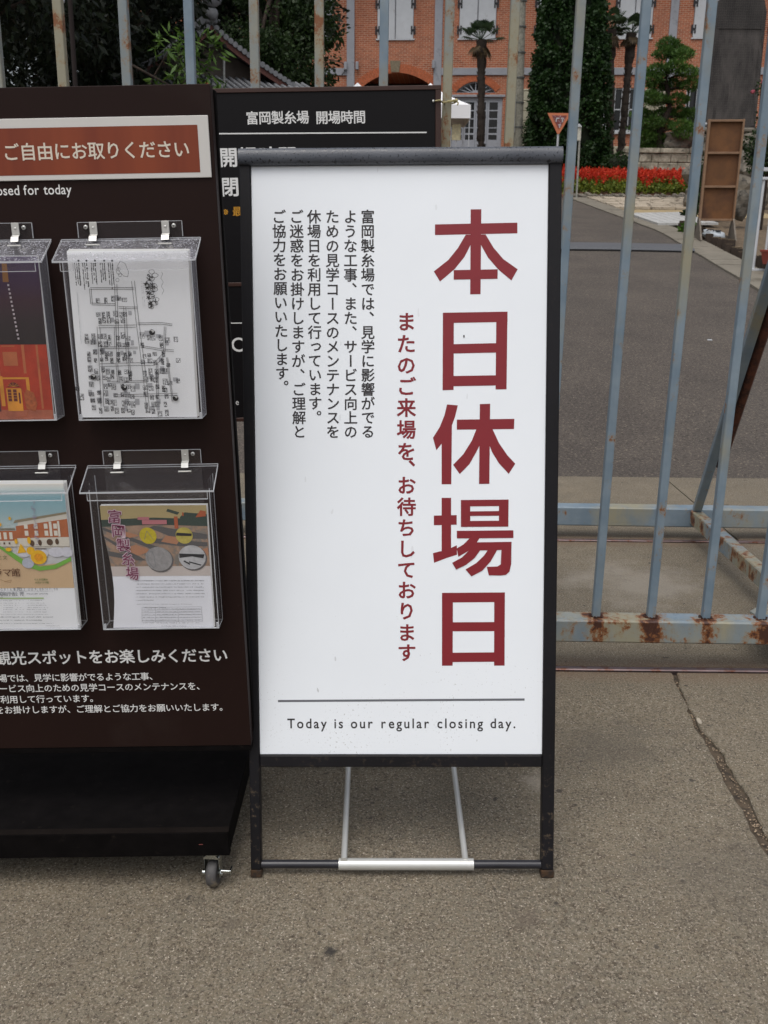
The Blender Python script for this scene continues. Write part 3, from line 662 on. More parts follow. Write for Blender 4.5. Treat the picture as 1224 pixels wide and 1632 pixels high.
def greek(b_, x0, x1, z, h, rnd, dens=.75, vert=False):
    """illegibly small print: one short dash per character, as the photograph shows it"""
    x = x0
    while x < x1:
        w = h * rnd.uniform(.5, .9)
        if rnd.random() < dens:
            hh = h * rnd.uniform(.35, .8); zc = z + rnd.uniform(-.1, .1) * h
            b_.append(rc_(zc - hh / 2, -x - w, zc + hh / 2, -x) if vert else rc_(x, zc - hh / 2, x + w * .55, zc + hh / 2)); 
            if rnd.random() < .6: b_.append(rc_(zc - hh * .9 / 2, -x - w * .9, zc + hh * .1 / 2, -x - w * .6) if vert else rc_(x + w * .6, zc - hh * .2, x + w * .9, zc + hh * .5))
        x += w * 1.12

# A: hand-drawn street map, lying sideways, black on white
A_ = leaflet('map_leaflet', 'white leaflet with a hand-drawn black street map, upper right pocket', pA, -.1095, .004, .213, .296, P('map_paper', (236, 238, 240), .02), tilt=.9, y=-.0405, stack=3)
ra = random.Random(11); K1 = P('black', (34, 34, 38)); G1 = P('grey', (120, 122, 126)); G2 = P('pale_grey', (176, 178, 182))
pol = []; gry = []
def road2(pts, w=.0045, t_=.0007): 
    out = []
    for (x0, z0), (x1, z1) in zip(pts, pts[1:]):
        L_ = math.hypot(x1 - x0, z1 - z0); nx, nz = -(z1 - z0) / L_ * w / 2, (x1 - x0) / L_ * w / 2
        out += [ln(x0 + nx, z0 + nz, x1 + nx, z1 + nz, t_), ln(x0 - nx, z0 - nz, x1 - nx, z1 - nz, t_)]
    return out
mp = lambda x, y: ((x - 135) / 187 * .213, (835 - y) / 835 * .152 + 0)       # from the lower map's own picture grid
for pts, w in (([(.036, .232), (.113, .232)], .003), ([(.036, .205), (.079, .204)], .003), ([(.036, .232), (.036, .205)], .003), ([(.082, .24), (.077, .13), (.074, .10)], .004), ([(.113, .245), (.116, .17), (.121, .09), (.124, .01)], .005),
        ([(.045, .165), (.112, .166)], .004), ([(.044, .128), (.113, .127)], .003), ([(.042, .096), (.105, .098), (.142, .098), (.160, .116)], .005), ([(.045, .165), (.043, .09), (.040, .02)], .005), ([(.075, .165), (.073, .128)], .003), ([(.095, .20), (.093, .098)], .004),
        ([(.116, .17), (.158, .171), (.178, .168)], .003), ([(.160, .116), (.165, .165)], .003), ([(.12, .13), (.155, .124), (.178, .122)], .003), ([(.06, .065), (.124, .067)], .003), ([(.062, .04), (.18, .043)], .004), ([(.073, .098), (.073, .065)], .003),
        ([(.146, .098), (.143, .04)], .003), ([(.095, .098), (.096, .067)], .003), ([(.118, .198), (.084, .199)], .003), ([(.165, .11), (.170, .03)], .002)):
    pol += road2(pts, w)
rot_cells = []
for gx, gz in [(x, z) for x in (.024, .036, .050, .060, .069, .084, .096, .105, .131, .143, .153, .168) for z in (.016, .029, .046, .060, .075, .088, .108, .119, .137, .150, .175, .189, .213)] + [(.178, .148), (.178, .10), (.178, .07), (.194, .15), (.194, .11), (.194, .075), (.165, .09), (.165, .06), (.015, .06), (.02, .048)]:
    if ra.random() < .93 and not (gx < .05 and gz > .17) and not (gx > .12 and gz > .165):
        x = gx + ra.uniform(-.002, .002); z = gz + ra.uniform(-.003, .003); w_, h_ = ra.uniform(.005, .009), ra.uniform(.006, .011)
        pol += pl([(x - w_ / 2, z - h_ / 2), (x - w_ / 2, z + h_ / 2), (x + w_ / 2, z + h_ / 2), (x + w_ / 2, z - h_ / 2), (x - w_ / 2, z - h_ / 2)], .0005)
        if ra.random() < .3: gry.append(rc_(x - w_ / 2, z - h_ / 2, x + w_ / 2, z + h_ / 2))
        for c in range(3):
            q = []; greek(q, -(z + h_ * .42), -(z - h_ * .42), x - w_ * .3 + c * w_ * .3, .0024, ra, .9, True); pol += q
for k, xx in enumerate((.031, .045, .060, .076, .090)):          # text blocks, turned a quarter
    pol.append(el(xx + .004, .2805, .0018, n=10))
    for c in range(3):
        q = []; greek(q, -.277, -(.277 - ra.uniform(.028, .045)), xx + .004 - c * .0034, .0034 if c == 0 else .0026, ra, .95, True); pol += q
for xx, za, zb_ in ((.009, .276, .262), (.012, .225, .135)):
    q = []; greek(q, -za, -zb_, xx, .0013, ra, .9, True); gry += q
pol += pl([(.108, .280), (.116, .276), (.121, .262), (.119, .254), (.112, .255), (.105, .263), (.103, .272), (.108, .280)], .0007) + pl([(.104, .268), (.100, .265), (.101, .259), (.106, .257)], .0006)
for ex, ez in ((.104, .2665), (.106, .257), (.101, .2485)): pol += pl([(ex + .003 * math.cos(t * .7), ez + .003 * math.sin(t * .7)) for t in range(10)], .0006)
brush = []
for zz, xx in ((.240, .136), (.233, .137), (.224, .138), (.215, .139), (.207, .140), (.201, .142)):
    for s_ in range(5): a_ = ra.uniform(0, math.pi); r_ = .0036; cx_, cz_ = xx + ra.uniform(-.0015, .0015), zz + ra.uniform(-.0015, .0015); brush.append(ln(cx_ - r_ * math.cos(a_), cz_ - r_ * math.sin(a_), cx_ + r_ * math.cos(a_), cz_ + r_ * math.sin(a_), .0013))
for k in range(11):                                           # bubble-letter title and scribble
    cx_, cz_ = .161 + .005 * math.sin(k * 1.7), .262 - k * .0058
    pol += pl([(cx_ + .0055 * math.cos(t * .62 + k) * ra.uniform(.7, 1.1), cz_ + .0038 * math.sin(t * .62 + k)) for t in range(11)], .0007)
pol += pl([(.178 + .002 * math.sin(k * 1.6), .262 - k * .0035) for k in range(12)], .0005)
for k in range(14):
    q = []; greek(q, -.246, -.200, .1285 + (k % 2) * .003, .0015, ra, .5, True); gry += q if k < 2 else []
art(A_, gry, G2, -.0003); art(A_, pol, K1, -.0008); art(A_, brush, P('brush_black', (26, 26, 28)), -.0016)
bb = MB()
for x, z in ((.141, .155), (.028, .075), (.083, .055), (.176, .036)):
    b2 = el(x, z, .0052, n=16); bb.flat(b2, -.0022)
bb.build('printed_art', P('brush_black', (26, 26, 28)), A_)
bb = MB()
for x, z in ((.141, .155), (.028, .075), (.083, .055), (.176, .036)): put(bb, 'P', x + .0008, z + .0002, .0082, -.0025, .02, rot=90)
bb.build('lettering', INK_W, A_)
bb = MB(); put(bb, '歩', .146, .236, .014, -.0030, .02, rot=90); put(bb, 'い', .147, .222, .013, -.003, .02, rot=90); put(bb, 'て', .148, .209, .013, -.003, .02, rot=90); put(bb, 'み', .144, .251, .013, -.003, .02, rot=90)
bb.build('lettering', P('brush_black', (26, 26, 28)), A_)

# B: coin leaflet
B_ = leaflet('coin_leaflet', 'leaflet with four round coins over a faded picture, lower right pocket', pB, -.099, .001, .202, .250, P('coin_paper', (232, 234, 240), .03), tilt=.5, y=-.041, stack=2)
W_, H_ = .202, .250
art(B_, [rc_(0, .218, W_, H_)], P('straw', (178, 160, 112)), -.0003)
art(B_, [rc_(0, .128, W_, .218)], mat('print_faded_scene', (158, 130, 108), .6, var=.2, scale=60, layers=[((122, 116, 108), 40, .5, .6)]), -.0003)
art(B_, [rc_(0, .108, W_, .128)], mat('print_wash', (196, 186, 180), .6, var=.05), -.0003)
art(B_, [[(0, .208), (0, .222), (.1, .226), (W_, .222), (W_, .208), (.1, .212)], [(.150, .226), (.160, .236), (W_, .232), (W_, .215), (.155, .214)], [(.125, .238), (.128, .243), (.150, .236), (.146, .231)]], P('dark_green', (44, 62, 54)), -.0004)
art(B_, [[(0, .202), (0, .208), (.12, .160), (.10, .158)], [(0, .185), (0, .190), (.075, .140), (.055, .140)], [(.09, .206), (.1, .210), (.20, .192), (.2, .183), (.14, .183)], [(.075, .178), (.08, .186), (.2, .176), (.2, .168), (.15, .168)], [(0, .150), (0, .160), (.05, .150), (.05, .140)]], P('slate', (86, 84, 84)), -.0006)
art(B_, [[(.11, .178), (.12, .19), (.15, .186), (.14, .172)], [(.03, .165), (.06, .172), (.09, .16), (.06, .15)], [(.16, .155), (.2, .165), (.2, .15), (.17, .145)], [(.02, .196), (.04, .2), (.07, .19), (.05, .186)]], P('salmon', (176, 124, 92)), -.0008)
art(B_, [rc_(.139, .204, .146, .228), [(.180, .226), (.190, .240), (.2, .238), (.2, .228)], rc_(.155, .229, .158, .236)], P('brick_orange', (172, 84, 44)), -.0010)
art(B_, [el(.086, .190, .0165, .0165)], P('gold', (190, 172, 40), .15, scale=160), -.0012); art(B_, [el(.156, .190, .0165, .0165)], P('gold2', (184, 170, 84), .15, scale=160), -.0012)
art(B_, [el(.103, .141, .0275, .0255)], P('coin_shadow', (96, 92, 92)), -.0011); art(B_, [el(.101, .143, .0268, .0245)], P('silver_dark', (142, 140, 140), .2, scale=120), -.0013)
art(B_, [el(.170, .144, .0275, .0255)], P('coin_shadow', (96, 92, 92)), -.0011); art(B_, [el(.168, .146, .0268, .0245)], P('silver', (176, 176, 178), .15, scale=120), -.0013)
art(B_, [[(.143, .145), (.143, .154), (.193, .152), (.190, .144), (.168, .148)], [(.160, .136), (.162, .138), (.186, .131), (.184, .129)], [(.150, .138), (.152, .140), (.164, .133), (.162, .131)], [(.140, .190), (.142, .196), (.171, .194), (.170, .189)]], P('black', (48, 48, 52)), -.0016)
art(B_, pl([(.086 + .008 * math.cos(t), .143 + .018 * math.sin(t * .9)) for t in range(8)], .001) + pl([(.078, .182), (.085, .2), (.095, .183)], .0007), P('grey', (120, 122, 126)), -.0016)
bb = MB(); ru = MB()
for k, ch in enumerate('富岡製糸場'):
    x, z = .0265 + .0042 * k, .229 - .0285 * k; sz = .0285
    put(ru, ch, x, z, sz, -.0020, .045, rot=7); put(bb, ch, x, z, sz * .98, -.0026, .008, rot=7)
ru.build('lettering_outline', P('pale_pink', (212, 190, 200)), B_); bb.build('lettering', P('plum', (112, 34, 70)), B_)
art(B_, [rc_(.07, .222, .092, .2275), rc_(.078, .213, .125, .2215)], P('pink', (176, 110, 116)), -.0018)
rb = random.Random(4); q = []
for i in range(7): greek(q, .048 + .001 * i * 0, .188 - (0 if i < 6 else .1), .0985 - i * .0062, .0026, rb, .9)
greek(q, .05, .165, .0535, .0018, rb, .9); greek(q, .066, .110, .0470, .0026, rb, .9); greek(q, .10, .150, .0085, .0015, rb, .9)
art(B_, q, P('small_print', (128, 128, 134)), -.0004)
q = []; 
for z in (.043, .0375, .032, .0265, .021, .0155, .0125): q.append(ln(.058, z, .180, z + .001, .0004))
for x in (.058, .086, .132, .180): q.append(ln(x, .0125, x, .043, .0004))
for i in range(6): greek(q, .060, .084, .040 - i * .0053, .0018, rb, .7); greek(q, .089, .130, .040 - i * .0053, .0018, rb, .8); greek(q, .135, .177, .040 - i * .0053, .0018, rb, .8)
art(B_, q, P('small_print', (128, 128, 134)), -.0007)

curl(B_, lambda z: .012 * math.sin(math.pi * min(1, max(0, (z + .03) / .24))) ** 1.2 - .0)
# C: poster, dark purple above, burning orange building below
C_ = leaflet('night_poster', 'poster with purple sky over an orange-lit brick building, upper left pocket', pC, -.103, .003, .210, .291, P('ink_black_purple', (30, 22, 34), .05), tilt=.8, y=-.0405, stack=1)
def m_purple():
    t = NT('print_purple_sky'); sx = t.n('ShaderNodeSeparateXYZ'); t.l(t.obj(), sx.inputs[0]); rp = t.n('ShaderNodeValToRGB')
    t.l(t.step(sx.outputs[2], .137, .295), rp.inputs[0]); e = rp.color_ramp.elements; e[0].position = 0; e[0].color = lin((26, 18, 22)); e[1].position = 1; e[1].color = lin((62, 44, 84))
    for p_, c_ in ((.25, (34, 22, 28)), (.5, (52, 20, 38)), (.7, (54, 26, 62))): x = e.new(p_); x.color = lin(c_)
    t.col(rp.outputs[0]); t.r(.35); return t.m
art(C_, [rc_(0, .137, .21, .291)], m_purple(), -.0003)
art(C_, [rc_(0, .018, .21, .137)], mat('print_ember', (170, 52, 24), .4, var=.2, scale=25), -.0003); art(C_, [rc_(0, 0, .21, .018)], P('ember_ground', (168, 92, 66), .2, scale=40), -.0003)
YE = P('amber', (208, 138, 38), .2, scale=30); AM = P('dull_amber', (176, 96, 54), .15, scale=30)
art(C_, [rc_(.116, .08, .121, .137), rc_(.164, .085, .169, .137), rc_(.128, .1335, .152, .1355), rc_(.129, .099, .155, .124), rc_(.190, .02, .194, .137)], AM, -.0005)
art(C_, [rc_(.117, .025, .124, .080), rc_(.124, .0745, .166, .078), rc_(.166, .03, .172, .078), rc_(.128, .016, .156, .058)], YE, -.0006)
art(C_, [rc_(.1305, .034, .137, .056), rc_(.1405, .034, .147, .056), [(.131, .061), (.136, .067), (.142, .0695), (.149, .067), (.154, .061)], rc_(.110, .0, .1165, .0) if 0 else rc_(.150, .030, .153, .050)], P('ember_dark', (96, 28, 18)), -.0009)
art(C_, [[(.06, .015), (.06, .068), (.095, .072), (.112, .062), (.115, .055), (.115, .015)]], P('wine', (78, 32, 40), .1), -.0007)
art(C_, [ln(.1305, z_, .147, z_, .0007) for z_ in (.040, .045, .050)] + [ln(.142, .061, .142 + .011 * math.cos(a_), .061 + .008 * math.sin(a_), .0006) for a_ in (.3, .8, 1.57, 2.3, 2.8)], YE, -.0012)
q = []; rcx = random.Random(9)
for xx in (.074, .082, .090, .099, .107): greek(q, -.062, -.02 if xx < .1 else -.045, xx, .0022, rcx, .8, True)
for k in range(14): q.append(rc_(.1525 + .0006 * k, .240 - k * .0072, .1558 + .0006 * k, .2435 - k * .0072))
q += pl([(.098, .099), (.103, .101), (.106, .096), (.101, .093), (.108, .103), (.112, .106)], .0012)
art(C_, q, P('off_white', (180, 170, 176)), -.0011)
art(C_, [[(.144, .247), (.1455, .279), (.1545, .279), (.1545, .247)]], P('ochre', (142, 96, 44)), -.0005)
art(C_, pl([(.155, .058), (.172, .03), (.160, .006), (.140, .004)], .0009) + [[(.16, .045), (.165, .056), (.178, .05), (.183, .03), (.178, .015), (.162, .02)]], P('ember_leaf', (164, 84, 40), .3, scale=200), -.0010)

# D: flyer with sky, brick hall, flowers, text
D_ = leaflet('exhibition_flyer', 'flyer with blue sky, brick hall and yellow flowers, lower left pocket', pD, -.103, .001, .2115, .2955, P('flyer_paper', (236, 238, 240), .02), tilt=.6, y=-.041, stack=4)
def m_skyprint():
    t = NT('print_flyer_sky'); sx = t.n('ShaderNodeSeparateXYZ'); t.l(t.obj(), sx.inputs[0]); rp = t.n('ShaderNodeValToRGB')
    t.l(t.step(sx.outputs[2], .19, .295), rp.inputs[0]); e = rp.color_ramp.elements; e[0].color = lin((196, 202, 196)); e[1].color = lin((226, 222, 212))
    for p_, c_ in ((.45, (158, 190, 196)), (.75, (136, 184, 196)), (.92, (206, 214, 210))): x = e.new(p_); x.color = lin(c_)
    t.col(rp.outputs[0]); t.r(.5); return t.m
art(D_, [rc_(0, .19, .2115, .2955)], m_skyprint(), -.0003)
art(D_, [[(0, .086), (0, .195), (.05, .19), (.10, .155), (.15, .133), (.2115, .14), (.2115, .086)]], P('flyer_tan', (204, 174, 136), .04), -.0005)
art(D_, [[(0, .150), (0, .165), (.2115, .178), (.2115, .140), (.15, .132), (.10, .150)]], P('flyer_grey', (196, 196, 196), .08, scale=60), -.0004)
BRK = P('flyer_brick', (176, 98, 54), .12, scale=80); CR = P('flyer_cream', (212, 206, 192)); DK = P('flyer_dark', (84, 62, 46))
art(D_, [rc_(0, .170, .11, .200), [(.11, .168), (.11, .196), (.118, .222), (.2115, .240), (.2115, .168)]], CR, -.0008)
art(D_, [rc_(0, .183, .112, .203), [(.112, .188), (.112, .212), (.2115, .226), (.2115, .190)]], BRK, -.0010)
art(D_, [[(0, .2035), (0, .207), (.11, .2085), (.11, .2045)], [(.108, .218), (.112, .224), (.2115, .240), (.2115, .236)]], P('flyer_roof', (140, 128, 104)), -.0012)
q = [rc_(.01 + .011 * k, .186, .016 + .011 * k, .200) for k in range(9)] + [rc_(x, z, x + .007, z + .010) for x in (.128, .147, .166, .184) for z in (.193, .207)] + [rc_(.176, .192, .181, .221), rc_(.192, .191, .196, .222)]
art(D_, q, CR, -.0014)
art(D_, [el(.140, .178, .0045, .006), el(.155, .179, .0035, .006), el(.174, .180, .006, .0065), el(.188, .181, .0035, .006)] + [rc_(.015 + .01 * k, .176, .018 + .01 * k, .180) for k in range(9)] + [rc_(0, .1705, .2115, .1712), rc_(.145, .166, .166, .1675)], DK, -.0016)
art(D_, [[(.072, .172), (.076, .174), (.10, .160), (.123, .142), (.15, .131), (.178, .134), (.2115, .150), (.2115, .142), (.18, .126), (.148, .122), (.12, .132), (.10, .148)]], P('leaf_green', (112, 168, 66), .1), -.0018)
art(D_, [el(.140, .155, .008), el(.150, .152, .008), el(.16, .157, .009, .008), el(.122, .160, .013, .010), el(.185, .160, .016, .010), el(.205, .160, .012, .010)], P('mum_white', (196, 196, 204), .1, scale=150), -.0020)
art(D_, [el(.128, .138, .0115, .0105)], P('mum_shade', (170, 174, 186), .12, scale=200), -.0024)
art(D_, [el(.136, .163, .008), el(.150, .150, .0155, .0145), [(.110, .158), (.118, .178), (.122, .172), (.128, .16)], el(.094, .166, .006, .004), el(.110, .182, .003, .005), el(.135, .184, .0035, .007), el(.083, .216, .003, .0035), el(.103, .228, .0025, .0035)], P('marigold', (220, 170, 24), .12, scale=220), -.0028)
art(D_, [el(.150, .150, .0085, .0075)], P('marigold_deep', (212, 142, 18), .2, scale=260), -.0032)
q = []; rd = random.Random(2)
for k in range(30): z_ = .262 - k * .003; q.append(rc_(.149 + .003 * math.sin(k), z_, .152 + .003 * math.sin(k * 1.3), z_ + .0014))
art(D_, q, P('pale_plum', (150, 140, 160)), -.0030)
def jrow(txt, x0, z, p_, em, col, off=.008, sx=1):
    b_ = MB()
    for i, ch in enumerate(txt):
        if ch != ' ': put(b_, ch, x0 + i * p_, z, em, -.0034, off, sx=sx)
    b_.build('lettering', col, D_)
TB = P('text_brown', (92, 54, 30)); TG = P('text_grey', (96, 100, 108))
jrow('彦と文', .066, .1500, .0095, .0090, P('text_olive', (96, 108, 62))); jrow('燃ゆ', .056, .1365, .0115, .0120, TB, .01); jrow('ドラマ館', .051, .1195, .0172, .0185, TB, .004)
jrow('ぐんま花燃ゆ', .1385, .1045, .0045, .0048, P('text_green', (60, 104, 34))); jrow('大河ドラマ館', .1395, .0985, .0045, .0048, P('text_green', (60, 104, 34)))
art(D_, pl([(.062 + .004 * math.sin(k * .8), .104 - .002 * k) for k in range(6)], .0007) + pl([(.070, .105), (.080, .101), (.092, .104), (.090, .099), (.078, .101)], .0006) + pl([(.045, .112), (.052, .108), (.060, .098)], .001), P('scroll', (132, 98, 52)), -.0030)
jrow('〜2016年', .0670, .0850, .0058, .0068, TG, 0, .8); jrow('1月31', .0975, .0852, .0065, .0092, TG, .004, .8); jrow('日日', .1240, .0850, .006, .0065, TG, .0, .8)
jrow('9:00', .1385, .0850, .0046, .0068, TG, .004, .9); jrow('〜17:00', .1570, .0850, .0046, .0068, TG, .0, .8)
jrow('県庁昭和庁舎2階', .052, .0752, .0082, .0088, TG)
q = []; greek(q, .040, .170, .0805, .0014, rd, .9); greek(q, .118, .160, .0750, .0032, rd, .9); greek(q, .02, .072, .0690, .0018, rd, .9)
for z in (.0620, .0570, .0530, .0485, .0450, .0405): greek(q, .02, .068, z, .0015, rd, .35); greek(q, .072, .090, z, .0018, rd, .8); greek(q, .095, .112, z, .0018, rd, .5); greek(q, .118, .145 + .015 * rd.random(), z, .0018, rd, .75)
greek(q, .02, .16, .0365, .0014, rd, .9); greek(q, .02, .168, .0315, .0030, rd, .92); greek(q, .02, .147, .0255, .0028, rd, .92); greek(q, .02, .17, .0195, .0018, rd, .85); greek(q, .155, .182, .0145, .0015, rd, .9)
art(D_, q, P('small_print_grey', (130, 132, 138)), -.0006)
art(D_, [rc_(.02, .0640, .150, .0665)], P('table_green', (166, 192, 122)), -.0010)

# ------------------------------------------------------------ opening-hours board hung on the gate
HR = Matrix.Rotation(R(-1.4), 3, 'Y')
hb = empty('opening_hours_board', (0, 2.70, 0), 'black opening-hours board with brown edge tied to the gate behind the white sign', 'notice board', rot=HR)
BE = mat('board_brown_edge', (58, 34, 26), .5, var=.12, scale=30)
HB_ = mat('board_black', (17, 15, 17), .5, var=.05, spec=.2)
MB().cbox(-.50, .1655, 0, .018, 1.2075, 1.695, .001).build('upper_panel', HB_, hb); MB().cbox(-.50, .1655, 0, .018, .826, 1.1965, .001).build('lower_panel', HB_, hb)
MB().cbox(-.515, .1807, -.003, .022, 1.6952, 1.7062, .001).build('frame_top', BE, hb); MB().cbox(.1657, .1807, -.003, .022, .815, 1.695, .001).build('frame_side', BE, hb)
MB().cbox(-.515, .1655, -.003, .022, .815, .8258, .001).build('frame_bottom', BE, hb); MB().cbox(-.515, .1655, -.002, .022, 1.1967, 1.2073, .001).build('frame_middle', BE, hb)
MB().cbox(-.515, -.5002, -.003, .022, .826, 1.1965, .001).cbox(-.515, -.5002, -.003, .022, 1.2075, 1.695, .001).build('frame_side', BE, hb)
b = row('富岡製糸場', -.3224, 1.6329, .0337, .0345, -.0004, .016); row('開場時間', -.3224 + .0337 * 4 + .0510, 1.6312, .0333, .0345, -.0004, .016, b); b.build('lettering', INK_W, hb)
MB().flat([(-.4186, 1.5935), (-.4186, 1.5968), (.1424, 1.5918), (.1424, 1.5885)], -.0004).build('printed_line', INK_W, hb)
row('開場時間', -.3918, 1.5356, .0530, .0520, -.0004, .024).build('lettering', INK_W, hb); row('閉場時間', -.3922, 1.4604, .0530, .0520, -.0004, .024).build('lettering', INK_W, hb)
row('※最', -.4035, 1.3964, .0272, .0265, -.0004, .012).build('lettering', mat('ink_amber', (196, 140, 36), .5, var=.02), hb)
MB().flat([(-.4111, 1.0948), (-.4111, 1.0974), (-.372, 1.0974), (-.372, 1.0948)], -.0004).build('printed_line', INK_W, hb)
b = MB(); vs, fs = glyph('O', .009); b.add([(-.4150 + x * .056, -.0004, 1.0165 + z * .056) for x, z in vs], [tuple(reversed(f)) for f in fs]); b.build('lettering', INK_W, hb)
latin('ne', -.4210, -.4010, .8640, .0230, -.0004, .004).build('lettering', INK_W, hb)
# tie: a loop of cord round the gate bar
b = MB(); pts = [(.165, -.006, 1.667), (.178, -.010, 1.668), (.186, .04, 1.669), (.20, .050, 1.671), (.218, .052, 1.673), (.226, .070, 1.674), (.220, .088, 1.673), (.20, .09, 1.671), (.19, .04, 1.669)]
b.tube(pts, .0022, 6); b.tube([(.20, .050, 1.673), (.222, .052, 1.676)], .0024, 6); b.tube([(.222, .052, 1.675), (.230, .046, 1.668), (.227, .044, 1.662)], .0018, 6); b.sphere((.2245, .05, 1.675), .0048, 8, 6)
tag(b.build('tie_cord', mat('cord', (168, 158, 116), .8), hb, world=False)); MB().sphere((.160, -.004, 1.667), .0035, 8, 5, (1, .6, 1)).build('screw', STEEL, hb)

# ------------------------------------------------------------ brick silk-mill building
WA = Matrix.Rotation(R(-4), 3, 'Z')
bld = empty('brick_building', (0, 45, 0), 'long two-storey red brick building with grey timber posts and pale shutters, across the background', 'building', rot=WA)
def m_brick():
    t = NT('red_brick'); v = t.obj(); sx = t.n('ShaderNodeSeparateXYZ'); t.l(v, sx.inputs[0]); cb = t.n('ShaderNodeCombineXYZ')
    t.l(sx.outputs[0], cb.inputs[0]); t.l(sx.outputs[2], cb.inputs[1])
    bk = t.n('ShaderNodeTexBrick'); t.l(cb.outputs[0], bk.inputs['Vector']); bk.inputs['Scale'].default_value = 1
    bk.inputs['Brick Width'].default_value = .235; bk.inputs['Row Height'].default_value = .078; bk.inputs['Mortar Size'].default_value = .0085; bk.inputs['Mortar Smooth'].default_value = .3
    bk.inputs['Bias'].default_value = -.1; bk.inputs['Color1'].default_value = lin((172, 98, 68)); bk.inputs['Color2'].default_value = lin((138, 74, 52)); bk.inputs['Mortar'].default_value = lin((182, 164, 142))
    o = t.mix(t.step(t.noise(1.1, v, 5), .4, .7, 0, .35), bk.outputs['Color'], lin((186, 122, 90)))
    o = t.mix(t.step(t.noise(.5, t.scaled(v, (1, 1, .4)), 6, .7), .5, .7, 0, .5), o, lin((112, 62, 46))); o = t.mix(t.step(t.noise(7, v, 4, .7), .58, .7, 0, .5), o, lin((196, 150, 116)))
    t.col(o); t.r(.9); t.bump(bk.outputs['Fac'], -.6, .01); return t.m
BRICK = m_brick(); TIMBER = mat('grey_painted_timber', (150, 153, 160), .75, var=.1, scale=2, layers=[((116, 118, 122), 4, .55, .75)])
SHUT = mat('pale_shutter', (190, 194, 198), .6, var=.06, scale=2, layers=[((160, 160, 160), 5, .6, .8)])
DGLASS = mat('dark_window', (14, 14, 17), .12); IRON = mat('black_iron', (34, 34, 38), .6)
WGRAY = mat('door_grey', (160, 164, 172), .6, var=.08)
def wb(b, name, m, parent=None): return b.build(name, m, parent or bld)
Zg = 4.1
openings = [(-1.25, 2.04, Zg, 8.45), (2.70, 5.03, Zg, 7.46), (2.98, 4.68, 7.6385, 8.094), (9.4103, 10.96, 6.09, 7.84)]
wx = [-8.2, -4.02, -.517, 3.0218, 6.3067, 9.7, 12.9262, 16.1, 19.3]; ww = [1.55, 1.55, 1.585, 1.593, 1.52, 1.52, 1.5, 1.5, 1.5]
for x, w in zip(wx, ww): openings.append((x, x + w, 9.82, 12.5))
for x in (-8.0, -4.3, 12.9, 16.1): openings.append((x, x + 1.5, 6.09, 7.84))
X0, X1, Z1 = -12, 24, 13.6
gxs = sorted({X0, X1} | {v for o in openings for v in o[:2]}); gzs = sorted({Zg - .6, Z1} | {v for o in openings for v in o[2:]})
b = MB()
for xa, xb in zip(gxs, gxs[1:]):
    for za, zb_ in zip(gzs, gzs[1:]):
        cx_, cz_ = (xa + xb) / 2, (za + zb_) / 2
        if any(o[0] < cx_ < o[1] and o[2] < cz_ < o[3] for o in openings): continue
        b.add([(xa, 0, za), (xa, 0, zb_), (xb, 0, zb_), (xb, 0, za)], [(0, 1, 2, 3)])
for xa, xb, za, zb_ in openings:
    d_ = .35 if xb - xa < 3 else 3.0
    b.add([(xa, 0, za), (xa, d_, za), (xa, d_, zb_), (xa, 0, zb_)], [(0, 1, 2, 3)]); b.add([(xb, 0, za), (xb, d_, za), (xb, d_, zb_), (xb, 0, zb_)], [(0, 1, 2, 3)])
    b.add([(xa, 0, zb_), (xb, 0, zb_), (xb, d_, zb_), (xa, d_, zb_)], [(0, 1, 2, 3)])
def spandrel(b, xa, xb, zs, zt, y=0, n=18):
    """fills the corners above a segmental arch (spring zs, crown zt)"""
    arc = [(xa + (xb - xa) * i / n, zs + (zt - zs) * math.sin(math.pi * i / n) ** .75) for i in range(n + 1)]
    for (x0, z0), (x1, z1_) in zip(arc, arc[1:]): b.add([(x0, y, z0), (x0, y, zt), (x1, y, zt), (x1, y, z1_)], [(0, 1, 2, 3)])
    return arc
arcA = spandrel(b, -1.25, 2.04, 7.75, 8.4499); arcB = spandrel(b, 2.98, 4.68, 7.66, 8.0939)
wb(b, 'wall', BRICK)
wb(MB().box(X0, X1, 12, 12.3, Zg - .6, Z1).box(X0, X0 + .3, .0, 12, Zg - .6, Z1).box(X1 - .3, X1, .0, 12, Zg - .6, Z1), 'wall', BRICK)
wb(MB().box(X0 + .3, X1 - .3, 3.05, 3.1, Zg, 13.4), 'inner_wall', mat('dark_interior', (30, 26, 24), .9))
def ring(xa, xb, zs, zt, w, name):
    r_ = MB(); n = 36; cx_ = (xa + xb) / 2; rr = random.Random(1)
    for i in range(n):
        t0, t1 = (i + .06) / n, (i + .94) / n; q = []
        for t_, o_ in ((t0, 0), (t0, w), (t1, w), (t1, 0)):
            x = xa + (xb - xa) * t_; z = zs + (zt - zs) * math.sin(math.pi * t_) ** .75; dx, dz = x - cx_, (z - zs + (xb - xa) * .42); L_ = math.hypot(dx, dz)
            q.append((x + dx / L_ * o_, z + dz / L_ * o_))
        r_.prism(q, -.02 - rr.uniform(0, .012), -.0005)
    o = wb(r_, name, mat('arch_brick', (178, 100, 66), .9, var=.35, scale=14)); o['kind'] = 'stuff'
ring(-1.25, 2.04, 7.75, 8.45, .36, 'arch_bricks'); ring(2.98, 4.68, 7.66, 8.094, .3, 'arch_bricks')
wb(MB().prism([(.12, 8.47), (.06, 8.93), (.52, 8.93), (.46, 8.47)], -.06, -.035), 'keystone', mat('keystone', (126, 116, 96), .9))
